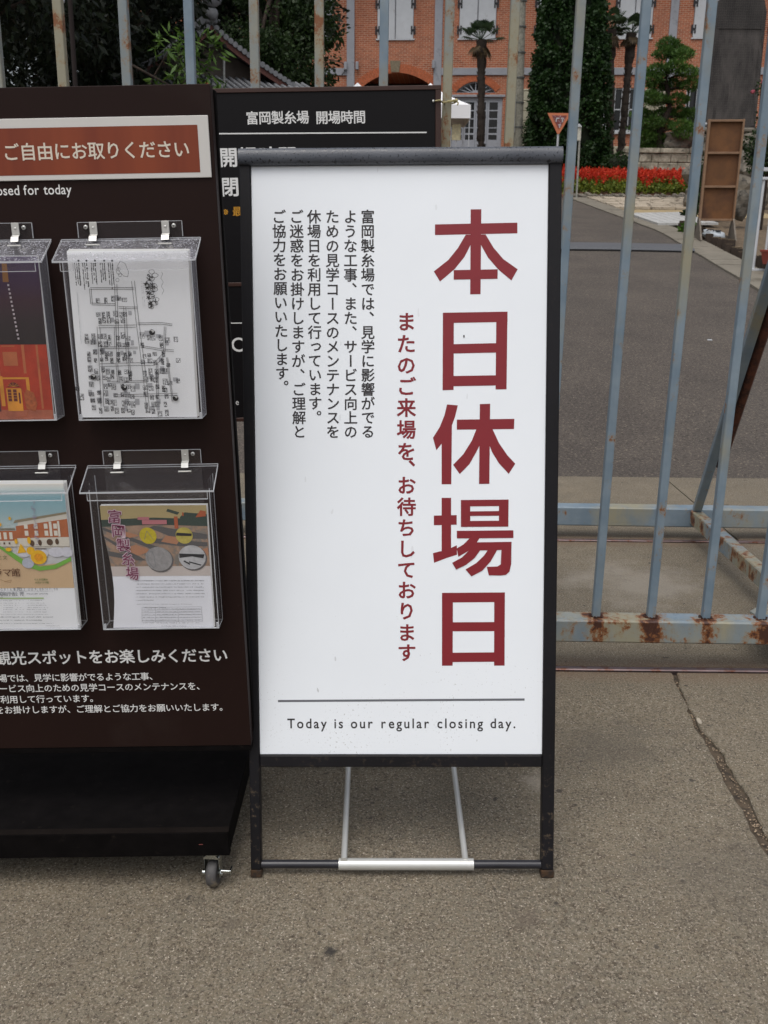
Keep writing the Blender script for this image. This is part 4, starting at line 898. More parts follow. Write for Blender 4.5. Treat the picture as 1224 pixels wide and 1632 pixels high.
for x in (-12, -8.9, -5.3, -1.84, 1.97, 5.25, 8.62, 11.93, 15.2, 18.4, 21.8):
    if x in (-1.84, 1.97, 11.93, 5.25, 8.62) or True: wb(MB().cbox(x, x + .34, -.07, -.001, Zg - .5 if x not in (5.25, 11.93) else 7.8, 13.6, .01), 'post', TIMBER)
for xa, xb in ((-8.56, -5.3), (-4.96, -1.84), (2.31, 5.25), (5.59, 8.62), (8.96, 11.93), (12.27, 15.2), (15.54, 18.4)):
    wb(MB().cbox(xa, xb, -.06, -.001, 8.345, 8.632, .01), 'floor_beam', TIMBER)
wb(MB().box(X0, X1, -1.2, 12.5, 13.6, 13.75), 'eaves', TIMBER)
ro = MB(); ro.add([(X0 - .5, -1.2, 13.76), (X1 + .5, -1.2, 13.76), (X1 + .5, 6, 17), (X0 - .5, 6, 17), (X0 - .5, 13.2, 13.76), (X1 + .5, 13.2, 13.76)], [(0, 1, 2, 3), (3, 2, 5, 4), (0, 3, 4), (1, 5, 2)]); wb(ro, 'roof', mat('roof_tile', (84, 86, 90), .6))
for k, (x, w) in enumerate(zip(wx, ww)):
    f = MB(); f.box(x, x + w, .04, .06, 9.82, 12.5); win = wb(f, 'window', SHUT if 0 else TIMBER)
    for s_ in (0, 1):
        xa = x + .02 + s_ * w / 2; xb = xa + w / 2 - .04
        sh = MB().cbox(xa, xb, -.045, .0, 9.80, 12.5, .012); o = sh.build('shutter', SHUT, win)
        for zz in (10.13, 11.15, 12.2):
            hx = xa if s_ == 0 else xb
            h = MB().box(hx - .045, hx + .045, -.06, -.046, zz - .05, zz + .05)
            for q_ in (-.12, .12): h.box(hx - .10, hx - .035, -.062, -.047, zz + q_ - .05, zz + q_ + .05).box(hx + .035, hx + .10, -.062, -.047, zz + q_ - .05, zz + q_ + .05)
            h.box(hx - .10, hx - .045, -.058, -.047, zz - .12, zz + .12).box(hx + .045, hx + .10, -.058, -.047, zz - .12, zz + .12); h.build('hinge', IRON, win)
    MB().cbox(x - .05, x + w + .05, -.06, -.0005, 9.74, 9.799, .01).build('sill', SHUT, win)
# glazed doors under a fanlight
dr = wb(MB().cbox(2.70, 5.03, .05, .12, 7.357, 7.459, .01).cbox(2.70, 2.83, .05, .12, Zg, 7.355, .01).cbox(4.90, 5.03, .05, .12, Zg, 7.355, .01), 'door_frame', WGRAY)
wb(MB().cbox(2.6, 5.13, -.05, -.001, 7.462, 7.56, .01), 'lintel', TIMBER)
for k in range(4):
    xa = 2.84 + k * .517; xb = xa + .507; l = MB(); zt = 7.35
    l.cbox(xa, xa + .07, .06, .10, Zg, zt, .005).cbox(xb - .07, xb, .06, .10, Zg, zt, .005)
    for z0, z1_ in ((7.27, zt), (6.905, 6.95), (6.565, 6.61), (6.2, 6.235), (5.93, 6.0), (Zg, 5.72)): l.box(xa + .0702, xb - .0702, .065, .095, z0, z1_)
    lf = l.build('door_leaf', WGRAY, dr); MB().box(xa + .07, xb - .07, .075, .082, 5.72, 7.27).build('pane', DGLASS, dr)
fw = wb(MB().flat([(x, z) for x, z in arcB] + [(4.68, 7.6386), (2.98, 7.6386)], .12), 'fanlight', DGLASS)
g = MB(); c0 = (3.83, 7.60)
for i in range(9):
    a = math.pi * (i + .0) / 8; L_ = .86 if abs(math.cos(a)) > .9 else 1; ex, ez = c0[0] + .85 * math.cos(a), c0[1] + .49 * math.sin(a) ** .9 if a > 0 else c0[1]
    dx, dz = ex - c0[0], ez - c0[1]; n_ = math.hypot(dx, dz); nx, nz = -dz / n_ * .018, dx / n_ * .018
    g.prism([(c0[0] + nx, c0[1] + nz), (ex + nx, ez + nz), (ex - nx, ez - nz), (c0[0] - nx, c0[1] - nz)], .06, .11)
g.prism([(c0[0] + .2 * math.cos(math.pi * i / 10), c0[1] + .16 * math.sin(math.pi * i / 10)) for i in range(11)], .055, .10)
for (x0, z0), (x1, z1_) in zip(arcB, arcB[1:]): g.prism([(x0, z0 - .05), (x0, z0), (x1, z1_), (x1, z1_ - .05)], .05, .115)
g.box(2.98, 4.68, .05, .115, 7.60, 7.66); g.build('glazing_bars', WGRAY, fw)
# barred ground-floor windows
for x, w in ((9.4103, 1.55), (-8.0, 1.5), (-4.3, 1.5), (12.9, 1.5), (16.1, 1.5)):
    win = wb(MB().box(x, x + w, .16, .18, 6.09, 7.84), 'barred_window', DGLASS)
    f = MB()
    for xa in (x, x + w - .06, x + w / 2 - .03): f.cbox(xa, xa + .06, .06, .12, 6.09, 7.84, .005)
    for z_ in (6.09, 6.95, 7.78): f.box(x + .062, x + w - .062, .07, .11, z_, z_ + .05)
    f.build('frame', SHUT, win)
    for q_ in range(5):
        xx = x + .15 + q_ * (w - .3) / 4; MB().cyl((xx, -.02, 6.09), (xx, -.02, 7.84), .016, n=6).build('bar', SHUT, win)
    MB().cbox(x - .08, x + w + .08, -.10, -.001, 5.962, 6.088, .01).build('sill', SHUT, win)
# stone courses at the foot and stone quoins
rs = random.Random(8)
QS = mat('quoin_stone', (170, 166, 146), .9, var=.15, scale=3, layers=[((124, 120, 104), 4, .55, .75)], bump=.3, bscale=20)
for xa, xb in ((5.42, 6.34), (11.13, 12.05)):
    z = Zg
    while z < 7.78:
        h = .40; z2 = min(z + h, 7.79); cut = xa + (xb - xa) * (.5 if int(z * 10) % 2 else .999)
        wb(MB().cbox(xa, min(cut, xb) - .01, -.10, -.001, z + .008, z2 - .008, .02), 'quoin', QS)
        if cut < xb - .1: wb(MB().cbox(cut + .01, xb, -.095, -.001, z + .008, z2 - .008, .02), 'quoin', QS)
        z += h
for x in frange(6.36, 11.1, .8)[:-1] + frange(12.1, 20, .8)[:-1]:
    for z in (Zg - .2, Zg + .45, Zg + .92): wb(MB().cbox(x + .01, x + .78, -.06, -.001, z + .01, z + .45, .02), 'base_stone', QS)
for x, z in ((-1.95, 8.55), (-1.44, 8.55), (1.9, 8.6)): wb(MB().cbox(x, x + .13, -.2, -.071, z, z + .33, .02), 'junction_box', TIMBER)
wb(MB().tube([(-3.0, -.1, 9.05), (-2.6, -.1, 8.98), (-2.05, -.1, 8.85), (-1.9, -.1, 8.7), (-1.95, -.12, 8.45), (-2.05, -.12, 8.35)], .02, 5), 'cable', IRON)

# concrete pole in front of the wall
pe = empty('utility_pole', (5.2, 40, 3.5), 'tall grey concrete utility pole before the brick wall, left of the leafy cone tree', 'pole')
def PW(b, name, m, parent): return b.build(name, m, parent, world=True)
PW(MB().cyl((5.2, 40, 3.5), (5.0, 40, 13), .19, .15, 16), 'shaft', mat('pole_concrete', (146, 144, 132), .85, layers=[((104, 102, 92), 6, .5, .7)]), pe)
for z in (5.7, 6.6, 7.5, 8.4, 9.3, 10.2): PW(MB().cyl((5.21 - .021 * (z - 3.5), 40, z), (5.21 - .021 * (z - 3.5), 40, z + .05), .20, n=14), 'band', mat('pole_band', (110, 112, 110), .5, .5), pe)
PW(MB().cbox(4.93, 4.98, 39.75, 39.8, 5.5, 6.9, .01), 'white_strip', SHUT, pe)

# tents
TENT = mat('tent_white', (244, 245, 248), .7, var=.03, scale=1)
for k, (px_, lab) in enumerate(((1.57, 'white event tent by the glazed doors, right-hand one of the row'), (-1.15, 'white event tent with only its peak showing, middle one above the black board'), (-3.78, 'white event tent with only its peak showing, left one of the row'))):
    te = empty('event_tent', (px_, 38, ground(0, 38)), lab, 'tent', 'white tents in front of the brick building')
    cz = 6.12; pk_ = 7.03 + (px_ > 0) * .01; hw = 1.40; y0, y1 = 36.8, 39.6
    c = MB(); n = 6; vs = []
    cs = [(px_ - hw, y0), (px_ + hw, y0), (px_ + hw, y1), (px_ - hw, y1)]
    for i, (a, b_) in enumerate(zip(cs, cs[1:] + cs[:1])):
        for s_ in range(n):
            t0, t1 = s_ / n, (s_ + 1) / n
            def at(t_, u): 
                x = a[0] + (b_[0] - a[0]) * u; y = a[1] + (b_[1] - a[1]) * u; return (px_ + (x - px_) * t_, 38.2 + (y - 38.2) * t_, pk_ + (cz - pk_) * (t_ ** .75))
            for u in range(4): c.add([at(t0, u / 4), at(t0, (u + 1) / 4), at(t1, (u + 1) / 4), at(t1, u / 4)], [(0, 1, 2, 3)], True)
    PW(c, 'canopy', TENT, te)
    v = MB(); v.box(px_ - hw, px_ + hw, y0 - .02, y0, cz - .46, cz - .001).box(px_ - hw, px_ + hw, y1, y1 + .02, cz - .46, cz - .001).box(px_ + hw, px_ + hw + .02, y0, y1, cz - .46, cz - .001).box(px_ - hw - .02, px_ - hw, y0, y1, cz - .46, cz - .001); PW(v, 'valance', TENT, te)
    for x, y in cs: PW(MB().cbox(x - .03 if x > px_ else x, x if x > px_ else x + .03, y + .01, y + .05, 3.4, cz - .47, .004), 'leg', SHUT, te)
ns = empty('notice_stand', (2.5, 37.2, 3.4), 'small cream notice on a thin stand beside the white tent', 'notice stand')
PW(MB().cyl((2.52, 37.2, 3.35), (2.52, 37.2, 5.0), .02, n=6), 'post', SHUT, ns); PW(MB().cbox(2.35, 2.68, 37.15, 37.18, 4.95, 5.5, .01), 'plate', mat('cream_board', (206, 196, 160), .7), ns)
PW(MB().cbox(2.20, 2.32, 37.15, 37.18, 4.2, 5.15, .01), 'side_plate', mat('cream_board2', (216, 214, 206), .7), ns)

# ------------------------------------------------------------ vegetation
def leaf_mesh(name, clumps, size, asp, m, parent=None, seed=0, droop=.3, out=.5, shell=.55, world=True, fold=True):
    """clumps: (cx,cy,cz, rx,ry,rz, count); pointed leaf blades spread through the ellipsoids"""
    rs_ = np.random.RandomState(seed); V = []; 
    for cx_, cy_, cz_, rx, ry, rz_, n in clumps:
        n = int(n); d_ = rs_.normal(size=(n, 3)); d_ /= np.linalg.norm(d_, axis=1)[:, None]
        r_ = (shell + (1 - shell) * rs_.rand(n) ** .7)[:, None] * (1 + .22 * np.sin(d_[:, :1] * 5 + seed) * np.cos(d_[:, 2:3] * 4 + cx_))
        p_ = d_ * r_ * np.array([rx, ry, rz_]) + np.array([cx_, cy_, cz_])
        ax = d_ * out + rs_.normal(size=(n, 3)) * .6; ax[:, 2] -= droop; ax /= np.linalg.norm(ax, axis=1)[:, None]
        s_ = np.cross(ax, rs_.normal(size=(n, 3))); s_ /= np.linalg.norm(s_, axis=1)[:, None] + 1e-9
        L_ = size * (.6 + .8 * rs_.rand(n))[:, None]; w = L_ * asp
        V.append(np.stack([p_, p_ + ax * L_ * .45 + s_ * w, p_ + ax * L_, p_ + ax * L_ * .45 - s_ * w], 1))
    V = np.concatenate(V).reshape(-1, 3); nq = len(V) // 4
    me = bpy.data.meshes.new(name); me.vertices.add(len(V)); me.vertices.foreach_set('co', V.ravel().astype(np.float32))
    me.loops.add(nq * 4); me.loops.foreach_set('vertex_index', np.arange(nq * 4, dtype=np.int32)); me.polygons.add(nq)
    me.polygons.foreach_set('loop_start', np.arange(0, nq * 4, 4, dtype=np.int32)); me.polygons.foreach_set('loop_total', np.full(nq, 4, dtype=np.int32)); me.update(calc_edges=True)
    me.materials.append(m); o = bpy.data.objects.new(name, me); S.collection.objects.link(o)
    if parent: o.parent = parent; me.transform(wm(parent).inverted()) if world else None
    return o
L_SHADE = leafmat('leaf_shaded', (18, 26, 14), (32, 44, 22), (12, 18, 11)); L_MID = leafmat('leaf_mid', (34, 52, 26), (58, 78, 36), (26, 40, 22))  # first set: deep shade under the canopy is put into the leaf colour
L_BRT = leafmat('leaf_bright', (58, 88, 32), (92, 122, 46), (48, 74, 30)); L_IVY = leafmat('leaf_ivy', (32, 54, 24), (50, 78, 34), (24, 42, 22))
L_PINE = leafmat('leaf_pine', (62, 92, 38), (96, 128, 56), (44, 72, 34)); L_PALM = leafmat('leaf_palm', (48, 66, 46), (70, 88, 58), (40, 56, 40)); L_DRY = leafmat('leaf_dry', (70, 58, 42), (96, 82, 58))
BARK = mat('bark', (58, 46, 38), .95, layers=[((32, 26, 22), 20, .45, .6)], bump=.8, bscale=40)
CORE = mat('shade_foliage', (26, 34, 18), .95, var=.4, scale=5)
def tree(name, label, base, height, trunk_r, clumps, size, asp, m, seed, cat='tree', group=None, lean=(0, 0), core=True):
    t = empty(name, base, label, cat, group); rr = random.Random(seed)
    top = Vector((base[0] + lean[0], base[1] + lean[1], base[2] + height * .75))
    tb = MB(); pts = [Vector(base) - Vector((0, 0, .3))] + [Vector(base).lerp(top, k / 5) + Vector((rr.uniform(-.05, .05), rr.uniform(-.05, .05), 0)) * height * .1 for k in range(1, 6)]
    tb.tube(pts, [trunk_r * (1 - .13 * k) for k in range(6)], 9)
    for c in clumps[:14]:
        s0 = pts[rr.randint(2, 4)]; e = Vector(c[:3]); mid = s0.lerp(e, .5) + Vector((0, 0, .1 * height * .1)); tb.tube([s0, mid, s0.lerp(e, .9)], [trunk_r * .35, trunk_r * .22, trunk_r * .08], 6)
    PW(tb, 'trunk', BARK, t); leaf_mesh('crown', clumps, size, asp, m, t, seed)
    return t
def rnd_clumps(seed, c, r, n, cr, cnt):
    rr = random.Random(seed); out = []
    for _ in range(n):
        while True:
            v = Vector((rr.uniform(-1, 1), rr.uniform(-1, 1), rr.uniform(-1, 1)))
            if .3 < v.length < 1: break
        k = rr.uniform(.7, 1.2) * cr; out.append((c[0] + v.x * r[0], c[1] + v.y * r[1], c[2] + v.z * r[2], k, k, k * .75, cnt))
    return out
g_ = lambda x, y: ground(x, y)
GRP = 'dark broadleaf trees beyond the gate on the left'
tree('broadleaf_tree', 'big dark broadleaf tree behind the leaflet stand, filling the top left corner', (-8.2, 17, g_(-8, 17)), 9, .3, rnd_clumps(1, (-7.6, 17, 7.6), (3.6, 3, 3.9), 46, 1.25, 520), .17, .2, L_SHADE, 1, group=GRP)
tree('broadleaf_tree', 'dark tree crown standing between the first and third gate bars from the left', (-6.9, 24, g_(-7, 24)), 9, .28, rnd_clumps(2, (-7.4, 24, 7.4), (3.0, 2.5, 4.2), 46, 1.3, 520), .2, .2, L_SHADE, 2, group=GRP)
tree('broadleaf_tree', 'dark tall tree rising behind the tiled roof', (-6.0, 35, g_(-6, 35)), 13, .35, rnd_clumps(3, (-6.3, 34, 10.0), (4.2, 2.5, 5.4), 54, 1.6, 560), .22, .22, L_SHADE, 3, group=GRP)
tree('broadleaf_tree', 'deep green tree in front of the brick wall, right of the tiled roof', (-3.4, 31, g_(-3, 31)), 10, .28, rnd_clumps(4, (-3.25, 31, 7.2), (1.15, 1.4, 3.6), 48, .8, 620) + [(-1.9, 31, 8.2, .42, .4, .3, 200), (-1.75, 31, 7.3, .5, .4, .35, 260), (-2.0, 31, 9.3, .5, .4, .4, 260)], .13, .24, L_MID, 4, group=GRP)
tree('broadleaf_tree', 'far dark tree at the left end of the brick building', (-12, 36, g_(-12, 36)), 12, .35, rnd_clumps(6, (-12, 36, 9), (4.5, 2.5, 5.5), 46, 1.7, 460), .25, .22, L_SHADE, 6, group=GRP)
# bright long-leaved branches
tree('loquat_tree', 'young tree with bright long leaves beside the tiled roof gable', (-3.55, 14.2, g_(-3.5, 14)), 4.6, .06, [(-2.75, 14.2, 3.55, .32, .25, .22, 120), (-2.55, 14.2, 3.85, .26, .25, .20, 95), (-2.45, 14.1, 3.22, .18, .2, .12, 60), (-2.38, 14.1, 2.95, .20, .2, .09, 70), (-2.98, 14.2, 3.9, .3, .25, .2, 80), (-3.1, 14.3, 3.3, .3, .25, .3, 60)], .16, .11, L_BRT, 7, cat='tree')
bs = empty('shrub', (-5.2, 13.5, g_(-5, 13.5)), 'leafy dark shrub low in the top left corner behind the leaflet stand', 'shrub')
leaf_mesh('foliage', [(-5.15, 13.5, 2.3, .55, .4, .55, 420), (-5.5, 13.6, 2.6, .5, .4, .4, 260), (-4.8, 13.5, 2.1, .4, .35, .4, 240)], .17, .16, L_MID, bs, 8)
PW(MB().tube([(-5.2, 13.5, .7), (-5.15, 13.5, 1.6), (-5.1, 13.5, 2.3)], [.05, .04, .02], 6), 'stem', BARK, bs)
BLK = mat('dark_rust', (30, 20, 18), .9)
hp = empty('thin_post', (-3.705, 12, g_(-3.7, 12)), 'thin dark rusty post standing among the dark trees at left', 'post'); PW(MB().cyl((-3.705, 12, .6), (-3.66, 12, 4.6), .028, n=8), 'shaft', BLK, hp)
PW(MB().sphere((-3.73, 11.95, 3.93), .03, 8, 5, (.5, 1, 1)), 'tag', SHUT, hp)
# leafy cone
ic = empty('cone_tree', (6.75, 37, g_(6.7, 37)), 'tall narrow clipped tree of dense dark leaves in front of the brick wall', 'tree')
prof = [(3.3, .95), (3.9, 1.28), (4.6, 1.36), (6.0, 1.36), (7.5, 1.24), (9, 1.05), (10.5, .9), (12, .65), (13.3, .3), (13.8, .03)]
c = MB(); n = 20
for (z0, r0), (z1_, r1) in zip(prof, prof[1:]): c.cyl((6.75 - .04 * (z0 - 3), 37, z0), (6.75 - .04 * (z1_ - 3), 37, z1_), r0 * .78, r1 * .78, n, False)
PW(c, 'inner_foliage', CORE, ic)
rr = random.Random(12); cl = []
for (z0, r0), (z1_, r1) in zip(prof, prof[1:]):
    for k in range(int((z1_ - z0) * 60)):
        t_ = rr.random(); a = rr.uniform(0, 2 * math.pi); z = z0 + (z1_ - z0) * t_; r_ = (r0 + (r1 - r0) * t_) * .93; cl.append((6.75 - .04 * (z - 3) + r_ * math.cos(a), 37 + r_ * math.sin(a), z, .26, .26, .3, 150))
leaf_mesh('foliage', cl, .115, .36, L_IVY, ic, 13, droop=.5); PW(MB().cyl((6.75, 37, 3), (6.75, 37, 4), .2), 'trunk', BARK, ic)
# palms
PF = mat('palm_trunk', (50, 42, 36), .95, var=.4, scale=8, bump=1, bscale=30)
def palm(x0, z0, x1, z1_, cr, lab, seed, y=40):
    p_ = empty('fan_palm', (x0, y, g_(x0, y)), lab, 'palm tree', 'fan palms in front of the brick building'); rr = random.Random(seed)
    b = MB(); n = 26; pts = [(x0 + (x1 - x0) * k / n + rr.uniform(-.015, .015), y, g_(x0, y) - .1 + (z1_ - g_(x0, y) + .1) * k / n) for k in range(n + 1)]
    b.tube(pts, [.135 + rr.uniform(-.015, .02) + (.05 if k > n - 5 else 0) for k in range(n + 1)], 9)
    for k in range(170):
        t_ = rr.random(); a = rr.uniform(0, 6.28); i = int(t_ * (n - 1)); P_ = Vector(pts[i]); q = Vector((math.cos(a), math.sin(a), 0))
        b.add([P_ + q * .13 + Vector((-.03, 0, 0)), P_ + q * .13 + Vector((.03, 0, 0)), P_ + q * .19 + Vector((0, 0, .14))], [(0, 1, 2)])
    PW(b, 'trunk', PF, p_); top = Vector(pts[-1])
    for k in range(24):
        dead = k >= 18; a = k * 2.4 + rr.uniform(-.2, .2); el_ = rr.uniform(.05, 1.1) if not dead else rr.uniform(-1.2, -.7); L_ = cr * rr.uniform(.55, .8) * (.7 if dead else 1)
        dv = Vector((math.cos(a) * math.cos(el_), math.sin(a) * math.cos(el_), math.sin(el_))); hub = top + dv * L_
        f = MB(); side = dv.cross(Vector((0, 0, 1))).normalized(); up = side.cross(dv); f.tube([top, hub], .014, 4)
        for j in range(15):
            t_ = (j - 7) / 7 * 1.9; ld = dv * math.cos(t_) + side * math.sin(t_); l_ = cr * .48 * (1 - .12 * abs(t_)); sd = (-dv * math.sin(t_) + side * math.cos(t_)) * .030
            m1 = hub + ld * l_ * .6; e = hub + ld * l_ + Vector((0, 0, -.17 * l_ * 1.6)); f.add([hub, m1 + sd, e, m1 - sd], [(0, 1, 2, 3)])
        PW(f, 'frond', L_DRY if dead else L_PALM, p_)
palm(3.76, 3.6, 3.58, 8.85, .82, 'fan palm standing in front of the glazed doors', 1)
palm(8.92, 3.9, 8.56, 9.25, .80, 'taller straight fan palm just right of the leafy cone tree', 2)
palm(9.32, 3.9, 9.42, 9.2, .70, 'leaning fan palm, right one of the pair by the barred window', 3, 40.3)
# cloud-pruned pine
pi = empty('pruned_pine', (9.8, 35.9, 4.35), 'cloud-pruned bright green pine in layered pads above the stone wall', 'pine tree')
b = MB().tube([(9.75, 35.9, 4.2), (9.6, 35.9, 5.1), (9.95, 35.9, 6.0), (9.7, 35.9, 6.9), (9.85, 35.9, 7.7)], [.14, .12, .10, .07, .04], 8); rp_ = random.Random(5); cl = []
for (z, xl, xr) in ((7.95, 9.55, 10.2), (7.6, 9.25, 10.45), (7.15, 9.15, 10.55), (6.7, 8.98, 10.7), (6.25, 8.88, 10.85), (5.85, 8.8, 10.95), (5.4, 8.75, 11.0), (5.0, 8.85, 10.6), (4.72, 8.9, 10.3)):
    n = max(2, int((xr - xl) / .42))
    for k in range(n):
        x = xl + (xr - xl) * (k + .5) / n + rp_.uniform(-.08, .08); y = 35.9 + rp_.uniform(-.55, .35); zz = z + rp_.uniform(-.12, .12)
        if rp_.random() < .05: continue
        cl.append((x, y, zz, .40, .40, .19, 900)); b.tube([(9.8, 35.9, zz - .1), ((9.8 + x) / 2, (35.9 + y) / 2, zz - .05), (x, y, zz - .02)], [.035, .025, .012], 5)
PW(b, 'trunk', BARK, pi); leaf_mesh('needle_pads', cl, .12, .13, L_PINE, pi, 21, droop=-.7)
# shrubs by the wall
def shrub(x, y, z, rx, rz_, lab, seed, m=None, n=1400, size=.09):
    s_ = empty('shrub', (x, y, g_(x, y)), lab, 'shrub', None); leaf_mesh('foliage', [(x, y, z, rx, rx * .7, rz_, n), (x - rx * .4, y, z - rz_ * .3, rx * .6, rx * .5, rz_ * .7, n * .5), (x + rx * .45, y, z - rz_ * .3, rx * .6, rx * .5, rz_ * .7, n * .5)], size, .3, m or L_IVY, s_, seed)
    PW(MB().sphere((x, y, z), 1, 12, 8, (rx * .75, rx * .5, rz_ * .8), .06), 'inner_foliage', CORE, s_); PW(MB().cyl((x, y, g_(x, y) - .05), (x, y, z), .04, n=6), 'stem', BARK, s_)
shrub(5.7, 39.3, 5.4, .42, .95, 'dark shrub between the concrete pole and the leafy cone tree', 31)
shrub(8.05, 35.2, 3.95, .6, .45, 'low dark round shrub at the left end of the stone garden wall', 32)
shrub(7.6, 23.5, 2.7, .42, .75, 'green shrub between the wooden board and the planter at right', 33, L_MID, 1500, .07)
shrub(8.2, 21.6, 3.3, .5, .55, 'dark shrub at the right edge beside the grey frame stand', 34, L_MID, 1100, .07)
shrub(6.25, 20.3, 1.62, .20, .16, 'small green clump of grass by the log edging, left of the wooden board', 35, L_BRT, 300, .08)
shrub(7.3, 23.9, 2.03, .16, .16, 'small green plant at the back corner of the white planks', 36, L_MID, 300, .08)

# ------------------------------------------------------------ kerb, garden, flower bed
kb = bpy.data.objects.new('kerb', None); S.collection.objects.link(kb); tag(kb, kind='structure'); MW[kb.name] = Matrix.Identity(4)
KC = mat('kerb_concrete', (122, 116, 104), .9, var=.12, scale=1.5, layers=[((96, 90, 78), 3, .5, .7), ((90, 84, 74), 40, .6, .7)], bump=.5, bscale=80)
rk = random.Random(2); y = 5.6
while y < 31:
    L_ = .6 if y < 20 else 1.0; dz = rk.uniform(0, .006); vs = []
    for yy in (y + .006, y + L_ - .006):
        for x in (kerb_in(yy) + .012 * rk.random(), kerb_out(yy)):
            for zz in (-.06, .022 + dz): vs.append((x, yy, ground(x, yy) + zz))
    b = MB(); b.add(vs, [(0, 1, 3, 2), (4, 6, 7, 5), (0, 4, 5, 1), (2, 3, 7, 6), (1, 5, 7, 3), (0, 2, 6, 4)]); b.build('kerb_stone', KC, kb); y += L_
rm = MB()      # rubber cable cover across the road
for i in range(30):
    x0, x1 = -3 + 8.35 * i / 30, -3 + 8.35 * (i + 1) / 30; yc = lambda x: 17.65 - .06 * (x + 3) / 1.0 * .5 + .03 * math.sin(x * 2)
    for a, b_, za, zb_ in ((-.45, -.36, .0, .055), (-.36, .36, .055, .055), (.36, .45, .055, .0)):
        rm.add([(x0, yc(x0) + a, ground(x0, yc(x0) + a) + za), (x1, yc(x1) + a, ground(x1, yc(x1) + a) + za), (x1, yc(x1) + b_, ground(x1, yc(x1) + b_) + zb_), (x0, yc(x0) + b_, ground(x0, yc(x0) + b_) + zb_)], [(0, 1, 2, 3)])
rmo = rm.build('cable_cover', mat('rubber_grey', (84, 86, 90), .75, var=.1)); re_ = MB()
for i in range(30):
    x0, x1 = -3 + 8.35 * i / 30, -3 + 8.35 * (i + 1) / 30; ya, yb = yc(x0) - .452, yc(x1) - .452
    re_.add([(x0, ya, ground(x0, ya)), (x1, yb, ground(x1, yb)), (x1, yb, ground(x1, yb) + .028), (x0, ya, ground(x0, ya) + .028)], [(0, 1, 2, 3)])
re_.build('front_edge', mat('rubber_black', (20, 20, 22), .9), rmo)
tag(rmo, 'flat grey rubber cable cover laid across the asphalt road', 'cable cover')
le_ = empty('log_edging', (6, 17, g_(6, 17)), 'row of short upright log stubs edging the soil along the kerb', 'garden edging'); LG = mat('log_end', (134, 118, 94), .9, var=.3, scale=8, bump=.4); rl = random.Random(6)
for k in range(46):
    y = 12.2 + k * .2; x = kerb_out(y) + .09 + rl.uniform(-.03, .03) + (.06 if k % 2 else 0); h = rl.uniform(.10, .19); r_ = rl.uniform(.07, .085)
    lg = PW(MB().cyl((x, y, ground(x, y) - .05), (x, y, ground(x, y) + h), r_, n=9, sm=False), 'log', mat('log_bark', (58, 48, 40), .95), le_); PW(MB().cyl((x, y, ground(x, y) + h), (x, y, ground(x, y) + h + .004), r_ * .97, n=9, sm=False), 'log_top', LG, le_)
pk2 = empty('plank_platform', (6.6, 23.2, g_(6.6, 23.2)), 'low platform of pale weathered planks beside the kerb', 'platform'); PLK = mat('weathered_plank', (172, 172, 170), .85, var=.08, scale=3, layers=[((134, 132, 126), 8, .55, .7)])
for k in range(7):
    x = 5.98 + k * .205; sh = k * .07; b = MB(); y0, y1 = 21.75 + sh * .6, 24.5 + sh
    vs = [(xx, yy, ground(xx, yy) + zz) for xx in (x, x + .19) for yy in (y0, y1) for zz in (.02, .07)]; b.add(vs, [(0, 1, 3, 2), (4, 6, 7, 5), (0, 4, 5, 1), (2, 3, 7, 6), (0, 2, 6, 4), (1, 5, 7, 3)]); PW(b, 'plank', PLK, pk2)
sd = bpy.data.objects.new('stone_path', None); S.collection.objects.link(sd); tag(sd, kind='structure'); MW[sd.name] = Matrix.Identity(4)
SAND = mat('sand', (156, 138, 104), .95, var=.12, scale=4); b = MB(); xs = frange(kerb_out(25) - .01, 10, .8); ys = frange(24.6, 27, .4)
b.add([(x, y, ground(x, y) - .035) for y in ys for x in xs], [(j * len(xs) + i, j * len(xs) + i + 1, (j + 1) * len(xs) + i + 1, (j + 1) * len(xs) + i) for j in range(len(ys) - 1) for i in range(len(xs) - 1)]); b.build('sand_strip', SAND, sd)
rp2 = random.Random(9); PST = mat('paving_stone', (168, 156, 138), .9, var=.14, scale=1.5, layers=[((120, 110, 96), 5, .55, .7)], bump=.4, bscale=30)
y = 27.0
while y < 30.8:
    x = kerb_out(y) + .02; h = rp2.uniform(.42, .62)
    while x < 9.6:
        w = rp2.uniform(.35, .75); q = [(x + rp2.uniform(.01, .05), y + rp2.uniform(.01, .05)), (x + w - rp2.uniform(.01, .05), y + rp2.uniform(.01, .05)), (x + w - rp2.uniform(.01, .05), y + h - rp2.uniform(.01, .05)), (x + w / 2, y + h - .01), (x + rp2.uniform(.01, .05), y + h - rp2.uniform(.01, .05))]
        dz = rp2.uniform(0, .02); vs = [(a, c_, ground(a, c_) - .03) for a, c_ in q] + [(a, c_, ground(a, c_) + .03 + dz) for a, c_ in q]; n = 5
        b = MB(); b.add(vs, [tuple(range(n, 2 * n))] + [(i, (i + 1) % n, (i + 1) % n + n, i + n) for i in range(n)]); b.build('paving_stone', PST, sd); x += w
    y += h
ROCK = mat('rock', (112, 106, 96), .95, var=.3, scale=3, layers=[((58, 56, 52), 5, .5, .65), ((176, 170, 156), 9, .6, .72)], bump=.9, bscale=25)
